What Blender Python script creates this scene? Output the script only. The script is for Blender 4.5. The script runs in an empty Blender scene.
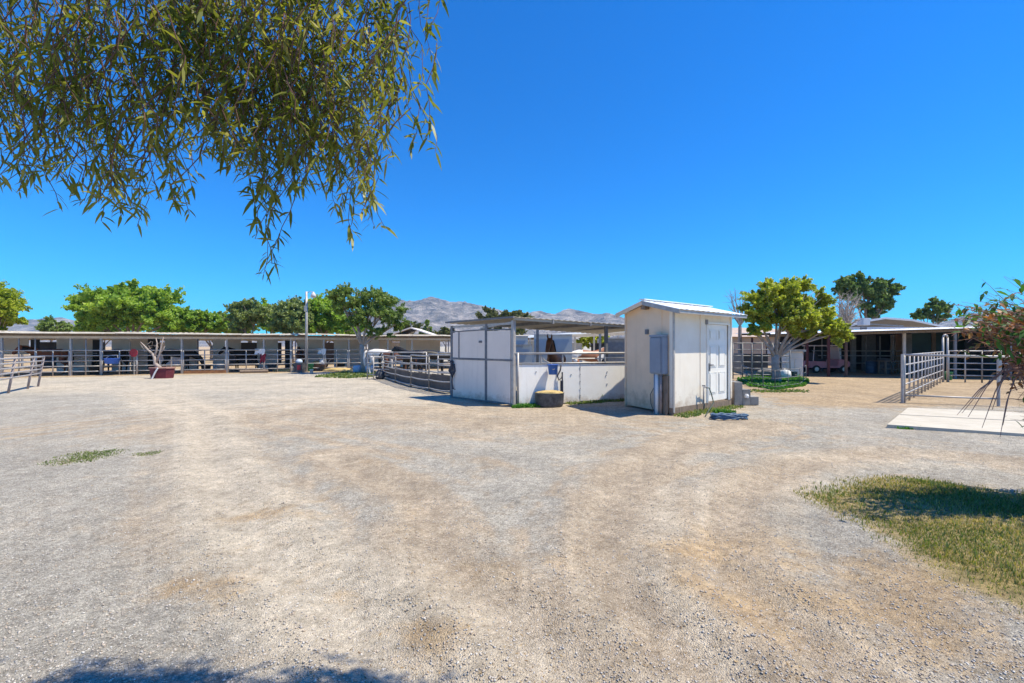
import bpy, bmesh, math, random
import numpy as np
from mathutils import Vector, Matrix, noise as mnoise
random.seed(7); rng = np.random.default_rng(11)
S = bpy.context.scene
R = math.radians
# ------------------------------------------------------------------ camera, sky, sun, exposure
F = 440.0; H = 1.6; HY = 346.0          # focal length in pixels, eye height, horizon row
cam_d = bpy.data.cameras.new('camera'); cam = bpy.data.objects.new('camera', cam_d); S.collection.objects.link(cam)
cam_d.sensor_width = 36; cam_d.lens = F*36/1024; cam_d.shift_y = (HY-341.5)/1024
cam_d.clip_start = 0.05; cam_d.clip_end = 8000
cam.location = (0, 0, H); cam.rotation_euler = (R(90), 0, 0); S.camera = cam
SUN_H = Vector((0.985, -0.14)).normalized(); SUN_E = R(62)
W = bpy.data.worlds.new("World"); S.world = W; W.use_nodes = True
wn = W.node_tree.nodes; wl = W.node_tree.links
bg = wn['Background']; sky = wn.new('ShaderNodeTexSky'); sky.sky_type = 'NISHITA'; sky.sun_disc = False
sky.sun_elevation = SUN_E; sky.sun_rotation = math.atan2(SUN_H.x, SUN_H.y)
sky.air_density = 1.0; sky.dust_density = 0.15; sky.ozone_density = 2.6; sky.altitude = 700
hs = wn.new('ShaderNodeHueSaturation'); hs.inputs['Saturation'].default_value = 1.22; hs.inputs['Hue'].default_value = 0.497
wl.new(sky.outputs[0], hs.inputs['Color']); tn = wn.new('ShaderNodeMix'); tn.data_type = 'RGBA'; tn.blend_type = 'MULTIPLY'; tn.inputs[0].default_value = 1; tn.inputs[7].default_value = (0.09, 0.68, 1.14, 1)
wl.new(hs.outputs[0], tn.inputs[6]); wl.new(tn.outputs[2], bg.inputs[0]); bg.inputs[1].default_value = 0.135
sd = bpy.data.lights.new('sun', 'SUN'); sd.energy = 5.0; sd.angle = R(0.53); sd.color = (1, 0.93, 0.76)
so = bpy.data.objects.new('sun', sd); S.collection.objects.link(so)
sdir = Vector((SUN_H.x*math.cos(SUN_E), SUN_H.y*math.cos(SUN_E), math.sin(SUN_E)))
so.rotation_euler = sdir.to_track_quat('Z', 'Y').to_euler(); so.location = (0, 0, 40)
S.view_settings.view_transform = 'Standard'; S.view_settings.look = 'None'
S.view_settings.exposure = 0.56; S.view_settings.gamma = 1; S.view_settings.use_curve_mapping = False

# ------------------------------------------------------------------ helpers
def G(px, py):
    Y = H*F/(py-HY); return Vector(((px-512)/F*Y, Y, 0))
def AT(px, Y, z=0.0): return Vector(((px-512)/F*Y, Y, z))
def ZY(py, Y): return H + (HY-py)*Y/F
def hit(px, P, Q):
    """parameter t of the point of line PQ seen in column px"""
    r = (px-512)/F; d = Q-P
    return (r*P.y-P.x)/(d.x-r*d.y)
def on(px, P, Q): return P+(Q-P)*hit(px, P, Q)

class MB:
    def __init__(s): s.v = []; s.f = []
    def add(s, vs, fs):
        o = len(s.v); s.v += [tuple(p) for p in vs]; s.f += [tuple(i+o for i in f) for f in fs]; return s
    def box(s, c, sz, rz=0, rx=0, ry=0):
        M = Matrix.Translation(Vector(c)) @ Matrix.Rotation(rz, 4, 'Z') @ Matrix.Rotation(ry, 4, 'Y') @ Matrix.Rotation(rx, 4, 'X')
        h = [x/2 for x in sz]
        vs = [M @ Vector((a*h[0], b*h[1], d*h[2])) for d in (-1, 1) for b in (-1, 1) for a in (-1, 1)]
        return s.add(vs, [(0, 2, 3, 1), (4, 5, 7, 6), (0, 1, 5, 4), (2, 6, 7, 3), (0, 4, 6, 2), (1, 3, 7, 5)])
    def bar(s, P, Q, w, h):
        P = Vector(P); Q = Vector(Q); d = (Q-P)
        if d.length < 1e-6: return s
        q = d.to_track_quat('X', 'Z').to_matrix()
        Y = q @ Vector((0, w/2, 0)); Z = q @ Vector((0, 0, h/2))
        vs = [p+a*Y+b*Z for p in (P, Q) for b in (-1, 1) for a in (-1, 1)]
        return s.add(vs, [(0, 1, 3, 2), (4, 6, 7, 5), (0, 4, 5, 1), (2, 3, 7, 6), (0, 2, 6, 4), (1, 5, 7, 3)])
    def tube(s, pts, rad, n=7, cap=True):
        pts = [Vector(p) for p in pts]
        if not hasattr(rad, '__len__'): rad = [rad]*len(pts)
        o = len(s.v); prev = None
        for i, p in enumerate(pts):
            t = (pts[min(i+1, len(pts)-1)]-pts[max(i-1, 0)]).normalized()
            if prev is None: a = t.orthogonal().normalized()
            else:
                a = (prev - t*prev.dot(t)); a = a.normalized() if a.length > 1e-5 else t.orthogonal().normalized()
            prev = a; b = t.cross(a)
            for k in range(n):
                an = 2*math.pi*k/n; s.v.append(tuple(p+(a*math.cos(an)+b*math.sin(an))*rad[i]))
        for i in range(len(pts)-1):
            for k in range(n):
                k2 = (k+1) % n; s.f.append((o+i*n+k, o+i*n+k2, o+(i+1)*n+k2, o+(i+1)*n+k))
        if cap:
            s.f.append(tuple(o+k for k in range(n))[::-1]); s.f.append(tuple(o+(len(pts)-1)*n+k for k in range(n)))
        return s
    def lathe(s, c, prof, n=16, sx=1, sy=1):
        o = len(s.v); c = Vector(c)
        for r, z in prof:
            for k in range(n):
                an = 2*math.pi*k/n; s.v.append((c.x+r*sx*math.cos(an), c.y+r*sy*math.sin(an), c.z+z))
        for i in range(len(prof)-1):
            for k in range(n):
                k2 = (k+1) % n; s.f.append((o+i*n+k, o+i*n+k2, o+(i+1)*n+k2, o+(i+1)*n+k))
        s.f.append(tuple(o+k for k in range(n))[::-1]); s.f.append(tuple(o+(len(prof)-1)*n+k for k in range(n)))
        return s
    def slab(s, P, Q, z0, z1, th, z1b=None, z0b=None):
        """upright slab whose face runs P->Q, thickness th to the left of PQ"""
        P = Vector(P); Q = Vector(Q); d = Vector((Q.x-P.x, Q.y-P.y, 0)).normalized(); n = Vector((-d.y, d.x, 0))*th
        z1b = z1 if z1b is None else z1b; z0b = z0 if z0b is None else z0b
        a = Vector((P.x, P.y, 0)); b = Vector((Q.x, Q.y, 0)); k = Vector((0, 0, 1))
        vs = [a+k*z0, b+k*z0b, b+n+k*z0b, a+n+k*z0, a+k*z1, b+k*z1b, b+n+k*z1b, a+n+k*z1]
        return s.add(vs, [(0, 3, 2, 1), (4, 5, 6, 7), (0, 1, 5, 4), (1, 2, 6, 5), (2, 3, 7, 6), (3, 0, 4, 7)])
    def hexa(s, bot, top):
        n = len(bot); return s.add(list(bot)+list(top), [tuple(range(n))[::-1], tuple(range(n, 2*n))]+[(i, (i+1) % n, (i+1) % n+n, i+n) for i in range(n)])
    def corr(s, P00, P10, P01, P11, nrib, amp, th=0.012):
        """corrugated sheet; ribs spaced from P00 to P10, running to P01/P11"""
        P00, P10, P01, P11 = map(Vector, (P00, P10, P01, P11)); m = nrib*4; o = len(s.v)
        nrm = (P10-P00).cross(P01-P00).normalized()
        if nrm.z < 0: nrm = -nrm
        for i in range(m+1):
            t = i/m; off = nrm*(amp if (i % 4) in (1, 2) else 0)
            a = P00.lerp(P10, t)+off; b = P01.lerp(P11, t)+off
            s.v += [tuple(a), tuple(b), tuple(a-nrm*th), tuple(b-nrm*th)]
        for i in range(m):
            a = o+4*i; b = a+4
            s.f += [(a, b, b+1, a+1), (a+2, a+3, b+3, b+2), (a, a+2, b+2, b), (a+1, b+1, b+3, a+3)]
        s.f += [(o, o+1, o+3, o+2), (o+4*m, o+4*m+2, o+4*m+3, o+4*m+1)]
        return s

def link(o): S.collection.objects.link(o); return o
def mesh_from(name, v, f, mat=None, smooth=False):
    me = bpy.data.meshes.new(name); me.from_pydata(v, [], f); me.update()
    if mat: me.materials.append(mat)
    if smooth: me.shade_smooth()
    return me
def mesh_np(name, V, Fc, mat):
    """V (N,3), Fc (M,k) same-size faces"""
    me = bpy.data.meshes.new(name); n, k = Fc.shape
    me.vertices.add(len(V)); me.vertices.foreach_set('co', V.astype(np.float32).ravel())
    me.loops.add(n*k); me.loops.foreach_set('vertex_index', Fc.astype(np.int32).ravel())
    me.polygons.add(n); me.polygons.foreach_set('loop_start', np.arange(0, n*k, k, dtype=np.int32))
    me.polygons.foreach_set('loop_total', np.full(n, k, dtype=np.int32))
    me.update(calc_edges=True); me.validate(); me.materials.append(mat); return me
def tagset(o, label=None, cat=None, group=None, kind=None):
    if label: o['label'] = label
    if cat: o['category'] = cat
    if group: o['group'] = group
    if kind: o['kind'] = kind
    return o
class Thing:
    def __init__(s, name, label, cat, loc=(0, 0, 0), rz=0, group=None):
        o = bpy.data.objects.new(name, None); link(o); o.location = loc; o.rotation_euler = (0, 0, rz); o.empty_display_size = 0.2
        tagset(o, label, cat, group); s.o = o; s.M = Matrix.Translation(Vector(loc)) @ Matrix.Rotation(rz, 4, 'Z'); s.I = s.M.inverted()
    def part(s, name, mb, mat, parent=None, local=False, smooth=False, label=None, bevel=0):
        v = mb.v if local else [tuple(s.I @ Vector(p)) for p in mb.v]
        me = mesh_from(name, v, mb.f, mat)
        return s.mesh(name, me, parent, smooth, label, bevel)
    def mesh(s, name, me, parent=None, smooth=False, label=None, bevel=0):
        o = link(bpy.data.objects.new(name, me)); o.parent = parent or s.o
        bm = bmesh.new(); bm.from_mesh(me); bmesh.ops.recalc_face_normals(bm, faces=bm.faces)
        if bevel: bmesh.ops.bevel(bm, geom=[e for e in bm.edges], offset=bevel, segments=2, affect='EDGES', clamp_overlap=True)
        bm.to_mesh(me); bm.free()
        if smooth: me.shade_smooth()
        if label: o['label'] = label
        return o
    def npart(s, name, V, Fc, mat, parent=None):
        V = np.c_[V, np.ones(len(V))] @ np.array(s.I).T
        o = link(bpy.data.objects.new(name, mesh_np(name, V[:, :3], Fc, mat))); o.parent = parent or s.o; return o
def single(name, mb, mat, label, cat, loc, group=None, kind=None, smooth=False, bevel=0):
    loc = Vector(loc); me = mesh_from(name, [tuple(Vector(p)-loc) for p in mb.v], mb.f, mat)
    bm = bmesh.new(); bm.from_mesh(me); bmesh.ops.recalc_face_normals(bm, faces=bm.faces)
    if bevel: bmesh.ops.bevel(bm, geom=[e for e in bm.edges], offset=bevel, segments=2, affect='EDGES', clamp_overlap=True)
    bm.to_mesh(me); bm.free()
    if smooth: me.shade_smooth()
    o = link(bpy.data.objects.new(name, me)); o.location = loc; return tagset(o, label, cat, group, kind)

# ------------------------------------------------------------------ materials
def mat(name, col, col2=None, rough=0.8, scale=3.0, metal=0.0, bump=0.0, bscale=40.0, detail=5, spec=0.3, stretch=None, col3=None, patch=None):
    m = bpy.data.materials.new(name); m.use_nodes = True; nt = m.node_tree; N = nt.nodes; L = nt.links
    b = N['Principled BSDF']; b.inputs['Roughness'].default_value = rough; b.inputs['Metallic'].default_value = metal
    b.inputs['Specular IOR Level'].default_value = spec
    tc = N.new('ShaderNodeTexCoord'); mp = N.new('ShaderNodeMapping'); L.new(tc.outputs['Object'], mp.inputs[0])
    if stretch: mp.inputs['Scale'].default_value = stretch
    if col2 is None: col2 = tuple(c*0.75 for c in col)
    nz = N.new('ShaderNodeTexNoise'); nz.inputs['Scale'].default_value = scale; nz.inputs['Detail'].default_value = detail; nz.inputs['Roughness'].default_value = 0.65
    L.new(mp.outputs[0], nz.inputs['Vector'])
    rp = N.new('ShaderNodeValToRGB'); rp.color_ramp.elements[0].position = 0.35; rp.color_ramp.elements[1].position = 0.65
    rp.color_ramp.elements[0].color = (*col2, 1); rp.color_ramp.elements[1].color = (*col, 1)
    if patch: rp.color_ramp.elements[0].position = patch; rp.color_ramp.elements[1].position = patch+0.03
    L.new(nz.outputs[0], rp.inputs[0]); out = rp.outputs[0]
    if col3:
        n2 = N.new('ShaderNodeTexNoise'); n2.inputs['Scale'].default_value = scale*4.3; n2.inputs['Detail'].default_value = 4
        L.new(mp.outputs[0], n2.inputs['Vector']); mr = N.new('ShaderNodeMapRange'); mr.inputs[1].default_value = 0.55; mr.inputs[2].default_value = 0.7
        L.new(n2.outputs[0], mr.inputs[0]); mx = N.new('ShaderNodeMix'); mx.data_type = 'RGBA'
        L.new(mr.outputs[0], mx.inputs[0]); L.new(out, mx.inputs[6]); mx.inputs[7].default_value = (*col3, 1); out = mx.outputs[2]
    L.new(out, b.inputs['Base Color'])
    if bump:
        nb = N.new('ShaderNodeTexNoise'); nb.inputs['Scale'].default_value = bscale; nb.inputs['Detail'].default_value = 6
        L.new(mp.outputs[0], nb.inputs['Vector']); bp = N.new('ShaderNodeBump'); bp.inputs['Strength'].default_value = bump; bp.inputs['Distance'].default_value = 0.02
        L.new(nb.outputs[0], bp.inputs['Height']); L.new(bp.outputs[0], b.inputs['Normal'])
    return m
def leafmat(name, cols, rough=0.5, trans=0.45, nscale=1.2, spec=0.35, trc=1.3):
    """cols: list of colours spread over leaf islands and over clumps"""
    m = bpy.data.materials.new(name); m.use_nodes = True; nt = m.node_tree; N = nt.nodes; L = nt.links
    b = N['Principled BSDF']; b.inputs['Roughness'].default_value = rough; b.inputs['Specular IOR Level'].default_value = spec
    ge = N.new('ShaderNodeNewGeometry'); tc = N.new('ShaderNodeTexCoord'); nz = N.new('ShaderNodeTexNoise'); nz.inputs['Scale'].default_value = nscale
    L.new(tc.outputs['Object'], nz.inputs['Vector'])
    mr = N.new('ShaderNodeMapRange'); mr.inputs[1].default_value = 0.3; mr.inputs[2].default_value = 0.7; L.new(nz.outputs[0], mr.inputs[0])
    ma = N.new('ShaderNodeMath'); ma.operation = 'MULTIPLY_ADD'; ma.inputs[1].default_value = 0.55; L.new(ge.outputs['Random Per Island'], ma.inputs[0])
    mb_ = N.new('ShaderNodeMath'); mb_.operation = 'MULTIPLY'; mb_.inputs[1].default_value = 0.45; L.new(mr.outputs[0], mb_.inputs[0]); L.new(mb_.outputs[0], ma.inputs[2])
    rp = N.new('ShaderNodeValToRGB'); cr = rp.color_ramp
    for i, c in enumerate(cols):
        e = cr.elements[i] if i < 2 else cr.elements.new(0.5)
        e.color = (*c, 1)
    for i in range(len(cols)): pass
    n = len(cols)
    while len(cr.elements) > 1: cr.elements.remove(cr.elements[-1])
    cr.elements[0].position = 0; cr.elements[0].color = (*cols[0], 1)
    for i in range(1, n):
        e = cr.elements.new(i/(n-1)); e.color = (*cols[i], 1)
    L.new(ma.outputs[0], rp.inputs[0]); L.new(rp.outputs[0], b.inputs['Base Color'])
    tr = N.new('ShaderNodeBsdfTranslucent'); g = N.new('ShaderNodeMix'); g.data_type = 'RGBA'; g.blend_type = 'MULTIPLY'; g.inputs[0].default_value = 1
    L.new(rp.outputs[0], g.inputs[6]); g.inputs[7].default_value = (trc*1.05, trc*1.15, trc*0.5, 1); L.new(g.outputs[2], tr.inputs[0])
    ms = N.new('ShaderNodeMixShader'); ms.inputs[0].default_value = trans; L.new(b.outputs[0], ms.inputs[1]); L.new(tr.outputs[0], ms.inputs[2])
    L.new(ms.outputs[0], N['Material Output'].inputs[0]); return m

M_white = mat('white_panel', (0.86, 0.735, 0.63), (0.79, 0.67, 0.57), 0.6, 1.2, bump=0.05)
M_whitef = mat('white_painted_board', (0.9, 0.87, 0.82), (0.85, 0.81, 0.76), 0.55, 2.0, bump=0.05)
M_shed = mat('cream_siding_shade', (0.86, 0.65, 0.46), (0.78, 0.58, 0.4), 0.8, 1.6, bump=0.12, bscale=90)  # shaded copy of the shed siding, shade tone put into the colour
M_shed_lit = mat('cream_siding_lit', (0.84, 0.77, 0.66), (0.78, 0.7, 0.58), 0.8, 1.6, bump=0.12, bscale=90)  # same siding, lighter copy for the sunlit front, sunlight in its colour
M_door = mat('white_door_paint', (0.84, 0.81, 0.74), (0.78, 0.74, 0.66), 0.45, 3)
def splash(m, top, col=(0.42, 0.29, 0.19), amt=.75):
    N = m.node_tree.nodes; L = m.node_tree.links; b = N['Principled BSDF']; src = b.inputs['Base Color'].links[0].from_socket
    ge = N.new('ShaderNodeNewGeometry'); sx = N.new('ShaderNodeSeparateXYZ'); L.new(ge.outputs['Position'], sx.inputs[0]); nz = N.new('ShaderNodeTexNoise'); nz.inputs['Scale'].default_value = 4.5; nz.inputs['Detail'].default_value = 8; nz.inputs['Roughness'].default_value = .7; L.new(ge.outputs['Position'], nz.inputs['Vector'])
    ma = N.new('ShaderNodeMath'); ma.operation = 'MULTIPLY_ADD'; ma.inputs[1].default_value = -top*3; L.new(nz.outputs[0], ma.inputs[0]); L.new(sx.outputs[2], ma.inputs[2])
    mr = N.new('ShaderNodeMapRange'); mr.inputs[1].default_value = -top*1.5-.02; mr.inputs[2].default_value = -top*.55; mr.inputs[3].default_value = amt; mr.inputs[4].default_value = 0; L.new(ma.outputs[0], mr.inputs[0])
    mx = N.new('ShaderNodeMix'); mx.data_type = 'RGBA'; L.new(mr.outputs[0], mx.inputs[0]); L.new(src, mx.inputs[6]); mx.inputs[7].default_value = (*col, 1); L.new(mx.outputs[2], b.inputs['Base Color'])
    # rain streaks and rust specks
    n2 = N.new('ShaderNodeTexNoise'); mp = N.new('ShaderNodeMapping'); mp.inputs['Scale'].default_value = (9, 9, .7); L.new(ge.outputs['Position'], mp.inputs[0]); L.new(mp.outputs[0], n2.inputs['Vector']); n2.inputs['Scale'].default_value = 1; n2.inputs['Detail'].default_value = 6
    m2 = N.new('ShaderNodeMapRange'); m2.inputs[1].default_value = .56; m2.inputs[2].default_value = .8; m2.inputs[4].default_value = .2; L.new(n2.outputs[0], m2.inputs[0]); x2 = N.new('ShaderNodeMix'); x2.data_type = 'RGBA'; L.new(m2.outputs[0], x2.inputs[0]); L.new(mx.outputs[2], x2.inputs[6]); x2.inputs[7].default_value = (.42, .34, .27, 1); L.new(x2.outputs[2], b.inputs['Base Color'])
splash(M_shed, .55); splash(M_shed_lit, .5); splash(M_white, .3); splash(M_whitef, .25)
M_trim = mat('grey_trim', (0.2, 0.2, 0.21), (0.14, 0.14, 0.145), 0.6, 8)
M_steel = mat('galvanized_pipe', (0.48, 0.45, 0.42), (0.34, 0.31, 0.29), 0.5, 6, metal=0.25, spec=0.5)
M_steeld = mat('weathered_steel', (0.3, 0.29, 0.29), (0.2, 0.19, 0.19), 0.6, 6, metal=0.2)
M_brownp = mat('faded_brown_pipe', (0.36, 0.3, 0.28), (0.25, 0.2, 0.19), 0.6, 6)
M_roof = mat('roof_sheet', (0.6, 0.6, 0.6), (0.5, 0.49, 0.47), 0.45, 1.4, metal=0.15)
M_roofw = mat('white_roof_sheet', (0.82, 0.84, 0.86), (0.75, 0.77, 0.78), 0.4, 1.4)
M_under = mat('tan_roof_sheet', (0.5, 0.44, 0.34), (0.4, 0.34, 0.25), 0.65, 1.2)
M_fascia = mat('tan_beam', (0.62, 0.5, 0.36), (0.48, 0.38, 0.28), 0.75, 2.5)
M_bluegrey = mat('blue_grey_panel', (0.42, 0.46, 0.5), (0.36, 0.4, 0.44), 0.6, 1.4)
M_lbluegrey = mat('pale_blue_grey_panel', (0.8, 0.8, 0.8), (0.68, 0.69, 0.7), 0.6, 1.4)
M_pgrey = mat('pinkish_grey_panel', (0.78, 0.71, 0.66), (0.66, 0.59, 0.54), 0.6, 1.4)
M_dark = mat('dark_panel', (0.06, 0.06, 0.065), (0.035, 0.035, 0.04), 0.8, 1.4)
M_mat = mat('brown_rubber_mat', (0.16, 0.13, 0.115), (0.1, 0.085, 0.075), 0.85, 2)
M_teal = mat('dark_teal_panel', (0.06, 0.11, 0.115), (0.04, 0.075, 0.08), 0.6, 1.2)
M_beige = mat('beige_stucco', (0.52, 0.44, 0.35), (0.45, 0.37, 0.3), 0.9, 1.0)
M_pinkroof = mat('pale_clay_roof', (0.5, 0.4, 0.34), (0.4, 0.3, 0.25), 0.9, 3)
M_brick = mat('orange_brown_wall', (0.34, 0.2, 0.12), (0.25, 0.14, 0.09), 0.9, 3)
M_redpost = mat('dark_red_paint', (0.11, 0.028, 0.03), (0.07, 0.02, 0.022), 0.6, 5)
M_brownpost = mat('brown_paint', (0.16, 0.09, 0.06), (0.1, 0.06, 0.045), 0.7, 5)
M_elec = mat('grey_blue_enamel', (0.27, 0.31, 0.37), (0.23, 0.265, 0.32), 0.4, 3)
M_wood = mat('weathered_wood', (0.3, 0.22, 0.16), (0.16, 0.12, 0.09), 0.9, 6, bump=0.3, stretch=(6, 6, 0.8))
M_bark = mat('grey_brown_bark', (0.34, 0.27, 0.21), (0.17, 0.13, 0.1), 0.95, 5, bump=0.6, bscale=18, stretch=(3, 3, 0.7))
M_barkl = mat('pale_bark', (0.46, 0.38, 0.32), (0.28, 0.22, 0.18), 0.95, 5, bump=0.5, bscale=18)
M_twig = mat('red_brown_twig', (0.2, 0.1, 0.07), (0.13, 0.07, 0.05), 0.8, 9)
M_drytwig = mat('dry_pinkish_twig', (0.4, 0.22, 0.17), (0.26, 0.14, 0.11), 0.85, 9)
M_conc = mat('pale_concrete', (0.52, 0.47, 0.385), (0.45, 0.4, 0.32), 0.9, 1.8, bump=0.1, bscale=120, col3=(0.55, 0.49, 0.42))
M_concd = mat('grey_concrete', (0.3, 0.28, 0.26), (0.2, 0.19, 0.18), 0.9, 4, bump=0.2)
M_blk = mat('black_plastic', (0.05, 0.05, 0.055), (0.12, 0.12, 0.125), 0.6, 9)
M_blue = mat('blue_plastic', (0.05, 0.16, 0.6), (0.04, 0.13, 0.5), 0.4, 5)
M_green = mat('green_plastic', (0.02, 0.22, 0.12), (0.02, 0.16, 0.09), 0.4, 5)
M_red = mat('red_plastic', (0.42, 0.03, 0.04), (0.3, 0.03, 0.035), 0.5, 5)
M_maroon = mat('maroon_paint', (0.17, 0.03, 0.04), (0.1, 0.02, 0.028), 0.7, 3)
M_hay = mat('yellow_hay', (0.62, 0.46, 0.2), (0.42, 0.29, 0.12), 0.95, 25, bump=0.8, bscale=90)
M_hose = mat('slate_blue_hose', (0.09, 0.16, 0.25), (0.05, 0.09, 0.15), 0.5, 7)
M_hoseg = mat('dull_green_hose', (0.12, 0.16, 0.12), (0.08, 0.1, 0.08), 0.5, 7)
M_rope = mat('dark_rope', (0.1, 0.09, 0.1), (0.05, 0.05, 0.06), 0.9, 20)
M_black = mat('black_coat', (0.018, 0.015, 0.015), (0.01, 0.008, 0.008), 0.5, 3)
M_bay = mat('dark_bay_coat', (0.3, 0.12, 0.055), (0.07, 0.032, 0.018), 0.5, 2)
M_chest = mat('chestnut_coat', (0.27, 0.09, 0.045), (0.18, 0.06, 0.03), 0.55, 2)
M_brownc = mat('brown_coat', (0.17, 0.07, 0.04), (0.1, 0.04, 0.025), 0.55, 2)
M_grey = mat('white_coat', (0.75, 0.71, 0.67), (0.62, 0.56, 0.52), 0.6, 2)
M_pinto = mat('pinto_coat', (0.75, 0.7, 0.64), (0.3, 0.12, 0.06), 0.6, 1.1, detail=2, patch=0.5)
M_hoof = mat('hoof', (0.08, 0.06, 0.05), None, 0.6)
M_pink = mat('dusty_pink_paint', (0.72, 0.26, 0.28), (0.62, 0.22, 0.24), 0.35, 3)
M_pinkl = mat('pale_pink_roof', (0.8, 0.62, 0.6), (0.72, 0.55, 0.52), 0.45, 3)
M_tyre = mat('rubber_tyre', (0.03, 0.03, 0.03), (0.05, 0.045, 0.04), 0.9, 9)
M_chrome = mat('wheel_cover', (0.6, 0.6, 0.6), (0.5, 0.5, 0.5), 0.3, 3, metal=0.6)
M_cloth = mat('white_cloth', (0.78, 0.77, 0.75), (0.68, 0.66, 0.64), 0.9, 6)
M_dred = mat('dark_red_cloth', (0.2, 0.02, 0.04), (0.13, 0.015, 0.03), 0.9, 6)
M_tarp = mat('pale_blue_plastic', (0.5, 0.57, 0.66), (0.42, 0.48, 0.57), 0.5, 6)
M_glass = mat('clear_plastic', (0.6, 0.65, 0.68), None, 0.15, 3, spec=0.6)
M_lamp = mat('lamp_shade_paint', (0.6, 0.55, 0.55), (0.5, 0.45, 0.45), 0.4, 6)
M_rust = mat('rusty_orange_steel', (0.3, 0.14, 0.06), (0.2, 0.09, 0.04), 0.8, 6)

# ------------------------------------------------------------------ ground
def seg_d(X, Y, a, b):
    ax, ay = a; bx, by = b; dx, dy = bx-ax, by-ay; t = np.clip(((X-ax)*dx+(Y-ay)*dy)/(dx*dx+dy*dy), 0, 1)
    return np.hypot(X-ax-t*dx, Y-ay-t*dy)
def path_d(X, Y, pix):
    P = [G(*p) for p in pix]; d = None
    for a, b in zip(P[:-1], P[1:]):
        e = seg_d(X, Y, (a.x, a.y), (b.x, b.y)); d = e if d is None else np.minimum(d, e)
    return d
def vn(X, Y, s, seed=0):
    """cheap smooth value noise on arrays, range 0..1"""
    r = np.random.default_rng(seed); T = r.random((64, 64)); x = X*s+17.3; y = Y*s+5.1
    i = np.floor(x).astype(int); j = np.floor(y).astype(int); fx = x-i; fy = y-j; fx = fx*fx*(3-2*fx); fy = fy*fy*(3-2*fy)
    g = lambda a, b: T[a % 64, b % 64]
    return (g(i, j)*(1-fx)+g(i+1, j)*fx)*(1-fy)+(g(i, j+1)*(1-fx)+g(i+1, j+1)*fx)*fy
def fbm(X, Y, s, seed=0, o=4):
    t = 0; a = 1; w = 0
    for k in range(o): t = t+a*vn(X, Y, s*2**k, seed+k); w += a; a *= 0.55
    return t/w
TR1 = [(150, 392), (205, 420), (215, 470), (262, 545), (340, 610), (430, 683), (520, 780)]
TR2 = [(760, 425), (680, 445), (625, 475), (600, 530), (625, 590), (700, 650), (760, 700)]
TR3 = [(330, 455), (420, 500), (450, 560), (500, 620), (560, 700)]
TR4 = [(1100, 470), (900, 452), (800, 462), (730, 500), (720, 560), (790, 640), (860, 720)]
GRASSPOLY = [G(*p) for p in [(812, 497), (842, 484), (900, 478), (960, 486), (1024, 497)]]+[Vector((9.5, 5.6, 0)), Vector((9.5, 1.2, 0)), Vector((3.5, 1.6, 0))]+[G(*p) for p in [(1024, 606), (960, 578), (905, 545), (850, 515)]]
def polyd(X, Y, poly):
    """signed distance, positive inside"""
    ins = np.zeros(X.shape, bool); d = np.full(X.shape, 1e9)
    n = len(poly)
    for i in range(n):
        a = poly[i]; b = poly[(i+1) % n]; d = np.minimum(d, seg_d(X, Y, (a.x, a.y), (b.x, b.y)))
        c = ((a.y > Y) != (b.y > Y)) & (X < (b.x-a.x)*(Y-a.y)/((b.y-a.y)+1e-12)+a.x); ins ^= c
    return np.where(ins, d, -d)
def gheight(X, Y):
    near = np.exp(-(np.maximum(np.hypot(X, Y)-14, 0)/10)**2)
    z = (fbm(X, Y, 0.5, 3)-0.5)*0.05+(fbm(X, Y, 2.2, 9)-0.5)*0.022
    for T in (TR1, TR2, TR3, TR4):
        for off in (0,):
            d = path_d(X, Y, T); z = z-0.024*np.exp(-(d/0.16)**2)+0.016*np.exp(-((d-0.34)/0.12)**2)-.016*np.exp(-((d-.75)/.14)**2)
    return z*near
def axis(lo, hi, near, step, grow):
    a = [0.0]
    s = step
    while a[-1] < hi:
        if a[-1] > near: s *= grow
        a.append(a[-1]+s)
    b = [0.0]; s = step
    while b[-1] > lo:
        if b[-1] < -near: s *= grow
        b.append(b[-1]-s)
    return np.array(b[:0:-1]+a)
xs = axis(-3000, 3000, 11, 0.09, 1.13); ys = axis(-3000, 3000, 14, 0.09, 1.13)
XX, YY = np.meshgrid(xs, ys); nx, ny = len(xs), len(ys)
ZZ = gheight(XX, YY); V = np.stack([XX, YY, ZZ], -1).reshape(-1, 3)
ii = np.arange(nx-1); jj = np.arange(ny-1); I, J = np.meshgrid(ii, jj); a = (J*nx+I).ravel()
Fc = np.stack([a, a+1, a+nx+1, a+nx], -1)
# colour masks (what lies on the ground): dirt = tan soil showing, pale = crushed pale dust, gold = dry hay and litter, soil = brown edges
def streak(T, w, sc, seed):
    d = path_d(XX, YY, T); return np.exp(-(d/w)**2)*(vn(d, YY*.03, sc, seed)-.5)*2
TR5 = [(300, 400), (420, 432), (600, 452), (800, 447), (1024, 470)]
TR6 = [(-50, 440), (150, 415), (330, 402), (560, 418), (760, 432)]
TR7 = [(700, 700), (640, 600), (560, 520), (420, 455), (250, 420), (150, 400)]
n1 = fbm(XX, YY, 0.35, 21); n2 = fbm(XX, YY, 1.3, 31); n3 = fbm(XX, YY, 4.0, 41, 3)
dirt = np.clip((n1-0.52)*3.0, 0, 1)*0.26+np.clip((n2-0.56)*4, 0, 1)*0.22
pale = np.zeros_like(XX); gold = np.zeros_like(XX)
for T, w, a_ in ((TR1, 0.6, 1.0), (TR2, 0.42, 1.2), (TR3, 0.4, 0.8), (TR4, 0.5, 0.9)):
    e = np.exp(-(path_d(XX, YY, T)/w)**2)*(0.6+.8*n2); dirt += a_*e*(T is not TR1)+0.3*a_*e*(T is TR1); pale += 0.85*e*(T is TR1)+0.12*e
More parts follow.
